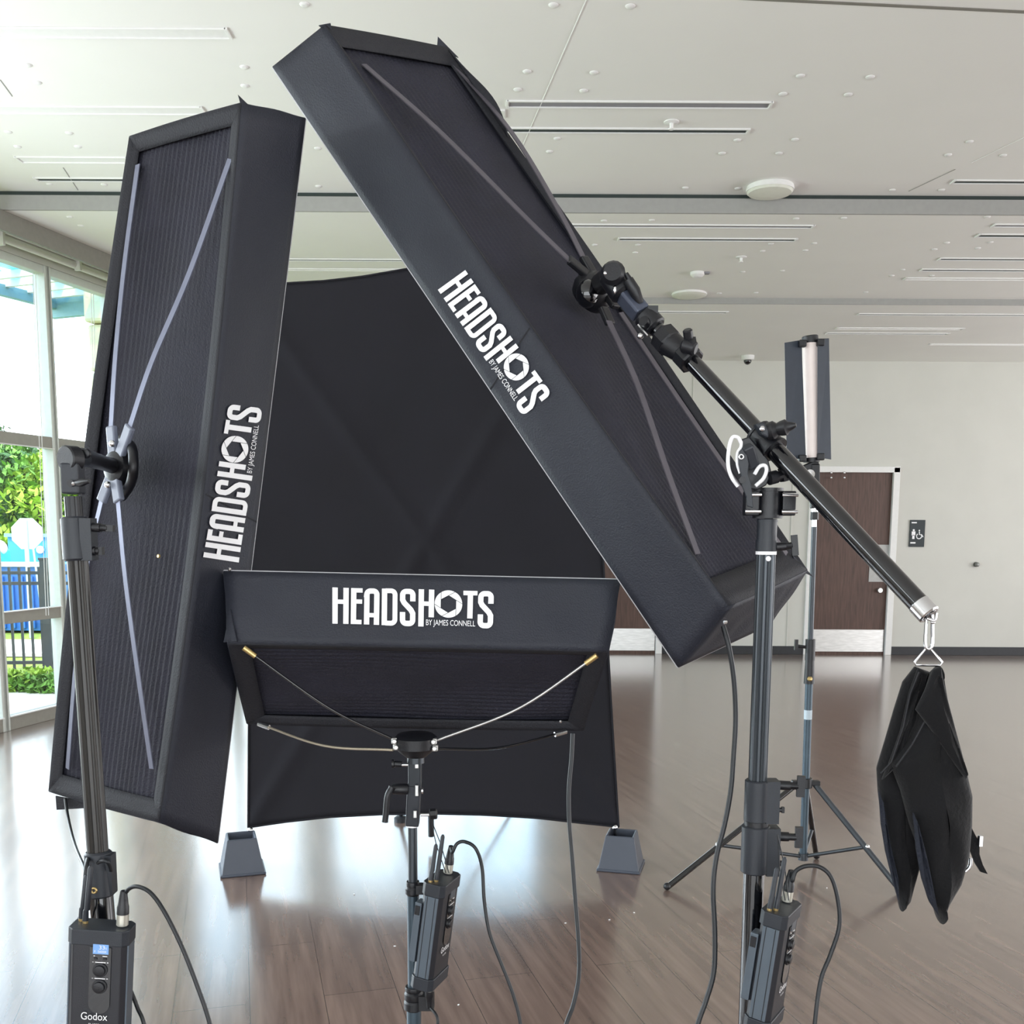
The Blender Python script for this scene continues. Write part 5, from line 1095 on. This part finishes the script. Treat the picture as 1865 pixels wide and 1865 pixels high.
# left
cl_, LL = controller(P(187, 1684, 1.515) + V((0, 0, 0)), math.radians(2), math.radians(4.5), 'black light controller with a lit blue screen at the bottom left', True)
lcx = LL(.034, .004, 0)
m = None
cable('black cable arching up from the lit controller at the left', [P(*p, Y) for p, Y in (((226, 1630), 1.52), ((236, 1618), 1.51), ((252, 1615), 1.50), ((275, 1627), 1.49), ((300, 1662), 1.48), ((330, 1722), 1.47), ((357, 1790), 1.46), ((382, 1865), 1.45), ((400, 1960), 1.44), ((410, 2300), 1.40))] + [V((-.40, 1.30, .02)), V((-.2, 1.1, .008))], .0032, (LL(.030, .0, .001), LL(.030, 0, .1) - LL(.030, 0, 0)))
cable('thin cable running down behind the lit controller', [P(*p, Y) for p, Y in (((205, 1740), 1.60), ((234, 1795), 1.58), ((250, 1835), 1.57), ((264, 1875), 1.56), ((280, 2000), 1.55), ((285, 2300), 1.5))] + [V((-.55, 1.5, .01))], .0032)
cable('black cable dropping from the bottom corner of the upright softbox', [P(*p, Y) for p, Y in (((119, 1455), 1.99), ((124, 1490), 1.95), ((135, 1535), 1.85), ((150, 1572), 1.70), ((165, 1600), 1.615), ((178, 1572), 1.585), ((196, 1570), 1.575), ((200, 1590), 1.60), ((165, 1562), 1.60), ((158, 1575), 1.565), ((154, 1610), 1.555), ((150, 1660), 1.55), ((140, 1700), 1.58), ((130, 1900), 1.60))], .0031)
# centre
cc_, LC = controller(P(806, 1598, 1.91), math.radians(71), math.radians(3.5), 'grey light controller hung on the centre stand, seen from its side', False, math.radians(4))
cable('black cable arching from the centre controller to the floor', [P(*p, Y) for p, Y in (((824, 1552), 1.90), ((832, 1537), 1.90), ((846, 1533), 1.90), ((866, 1545), 1.89), ((878, 1580), 1.89), ((882, 1640), 1.88), ((892, 1700), 1.87), ((915, 1760), 1.86), ((934, 1810), 1.85), ((948, 1865), 1.84), ((956, 1950), 1.82), ((960, 2300), 1.78))] + [V((.05, 1.7, .01)), V((.2, 1.5, .006))], .0034, (LC(.026, 0, .001), LC(.026, 0, .1) - LC(.026, 0, 0)))
cable('short cable plugged under the centre controller', [P(*p, Y) for p, Y in (((797, 1856), 1.89), ((793, 1900), 1.89), ((790, 2000), 1.88), ((790, 2300), 1.85))] + [V((-.1, 1.8, .01))], .003, (LC(.0, 0, -.215), V((0, .0, -1))))
cable('black cable hanging from the right corner of the low softbox', [P(*p, Y) for p, Y in (((1043, 1336), 2.05), ((1041, 1380), 2.04), ((1036, 1440), 2.03), ((1037, 1500), 2.02), ((1042, 1560), 2.0), ((1048, 1640), 1.98), ((1054, 1720), 1.95), ((1054, 1780), 1.92), ((1044, 1830), 1.9), ((1030, 1870), 1.88), ((1010, 1960), 1.85), ((1000, 2300), 1.8))] + [V((0.0, 1.75, .01))], .0045)
# right
cr_, LR = controller(P(1424, 1650, 1.665), math.radians(58), math.radians(2.6), 'grey light controller hung on the boom stand at the lower right', False, math.radians(4))
cable('black cable curving from the controller on the boom stand', [P(*p, Y) for p, Y in (((1443, 1604), 1.66), ((1450, 1586), 1.66), ((1470, 1577), 1.655), ((1495, 1580), 1.65), ((1515, 1600), 1.645), ((1527, 1645), 1.64), ((1528, 1690), 1.635), ((1512, 1740), 1.63), ((1495, 1785), 1.62), ((1484, 1865), 1.60), ((1478, 1960), 1.59), ((1470, 2300), 1.55))] + [V((.5, 1.45, .01))], .0036, (LR(.026, 0, .001), LR(.026, 0, .1) - LR(.026, 0, 0)))
cable('long grey cable hanging from the lower end of the tilted softbox', [P(*p, Y) for p, Y in (((1317, 1140), 1.76), ((1328, 1180), 1.75), ((1337, 1240), 1.75), ((1340, 1310), 1.75), ((1336, 1380), 1.74), ((1331, 1440), 1.73), ((1320, 1500), 1.72), ((1305, 1560), 1.71), ((1299, 1620), 1.70), ((1302, 1700), 1.69), ((1300, 1770), 1.68), ((1285, 1825), 1.67), ((1270, 1870), 1.66), ((1255, 1960), 1.65), ((1250, 2300), 1.6))] + [V((.3, 1.5, .01))], .0044)
for (xa, ya, xb, yb, YY, lab) in ((797, 1487, 812, 1590, 1.93, 'thin safety cord from the centre stand knob to its controller'), (1416, 1520, 1430, 1640, 1.68, 'thin safety cord from the boom stand knob to its controller')):
    m = M(); A_ = P(xa - 14 if xa < 1000 else xa, ya, YY); B_ = P(xb, yb, YY - .02); m.tube([A_, (A_ + B_) / 2 + V((-.003, 0, 0)), B_], .001, 6); m.tube([A_, (A_ + B_) / 2 + V((.006, 0, 0)), B_ + V((.006, 0, 0))], .001, 6)
    o = m.build('safety_cord', CABLE, smooth=60); tag(o, lab, 'cord')
m = M(); q = P(236, 1850, 1.72); m.box(q, (.026, .026, .03)); 
o = None
# crumbs on the floor
bits = [(719, 1724), (835, 1831), (1155, 1663), (1110, 1676), (1506, 1618), (645, 1629), (1030, 1682)]
pm = M(); pm.sphere((0, 0, .002), .003, 8, (1.6, 1, .5)); p0 = pm.build('lint_speck', WHT, origin=(0, 0, 0))
for k, (px, py) in enumerate(bits):
    o = p0 if k == 0 else p0.copy()
    if k: C.objects.link(o)
    o.location = PZ(px, py, 0.0); o.rotation_euler = (0, 0, k * 1.1); tag(o, 'tiny white speck of debris on the plank floor', 'debris', 'white specks on the floor')
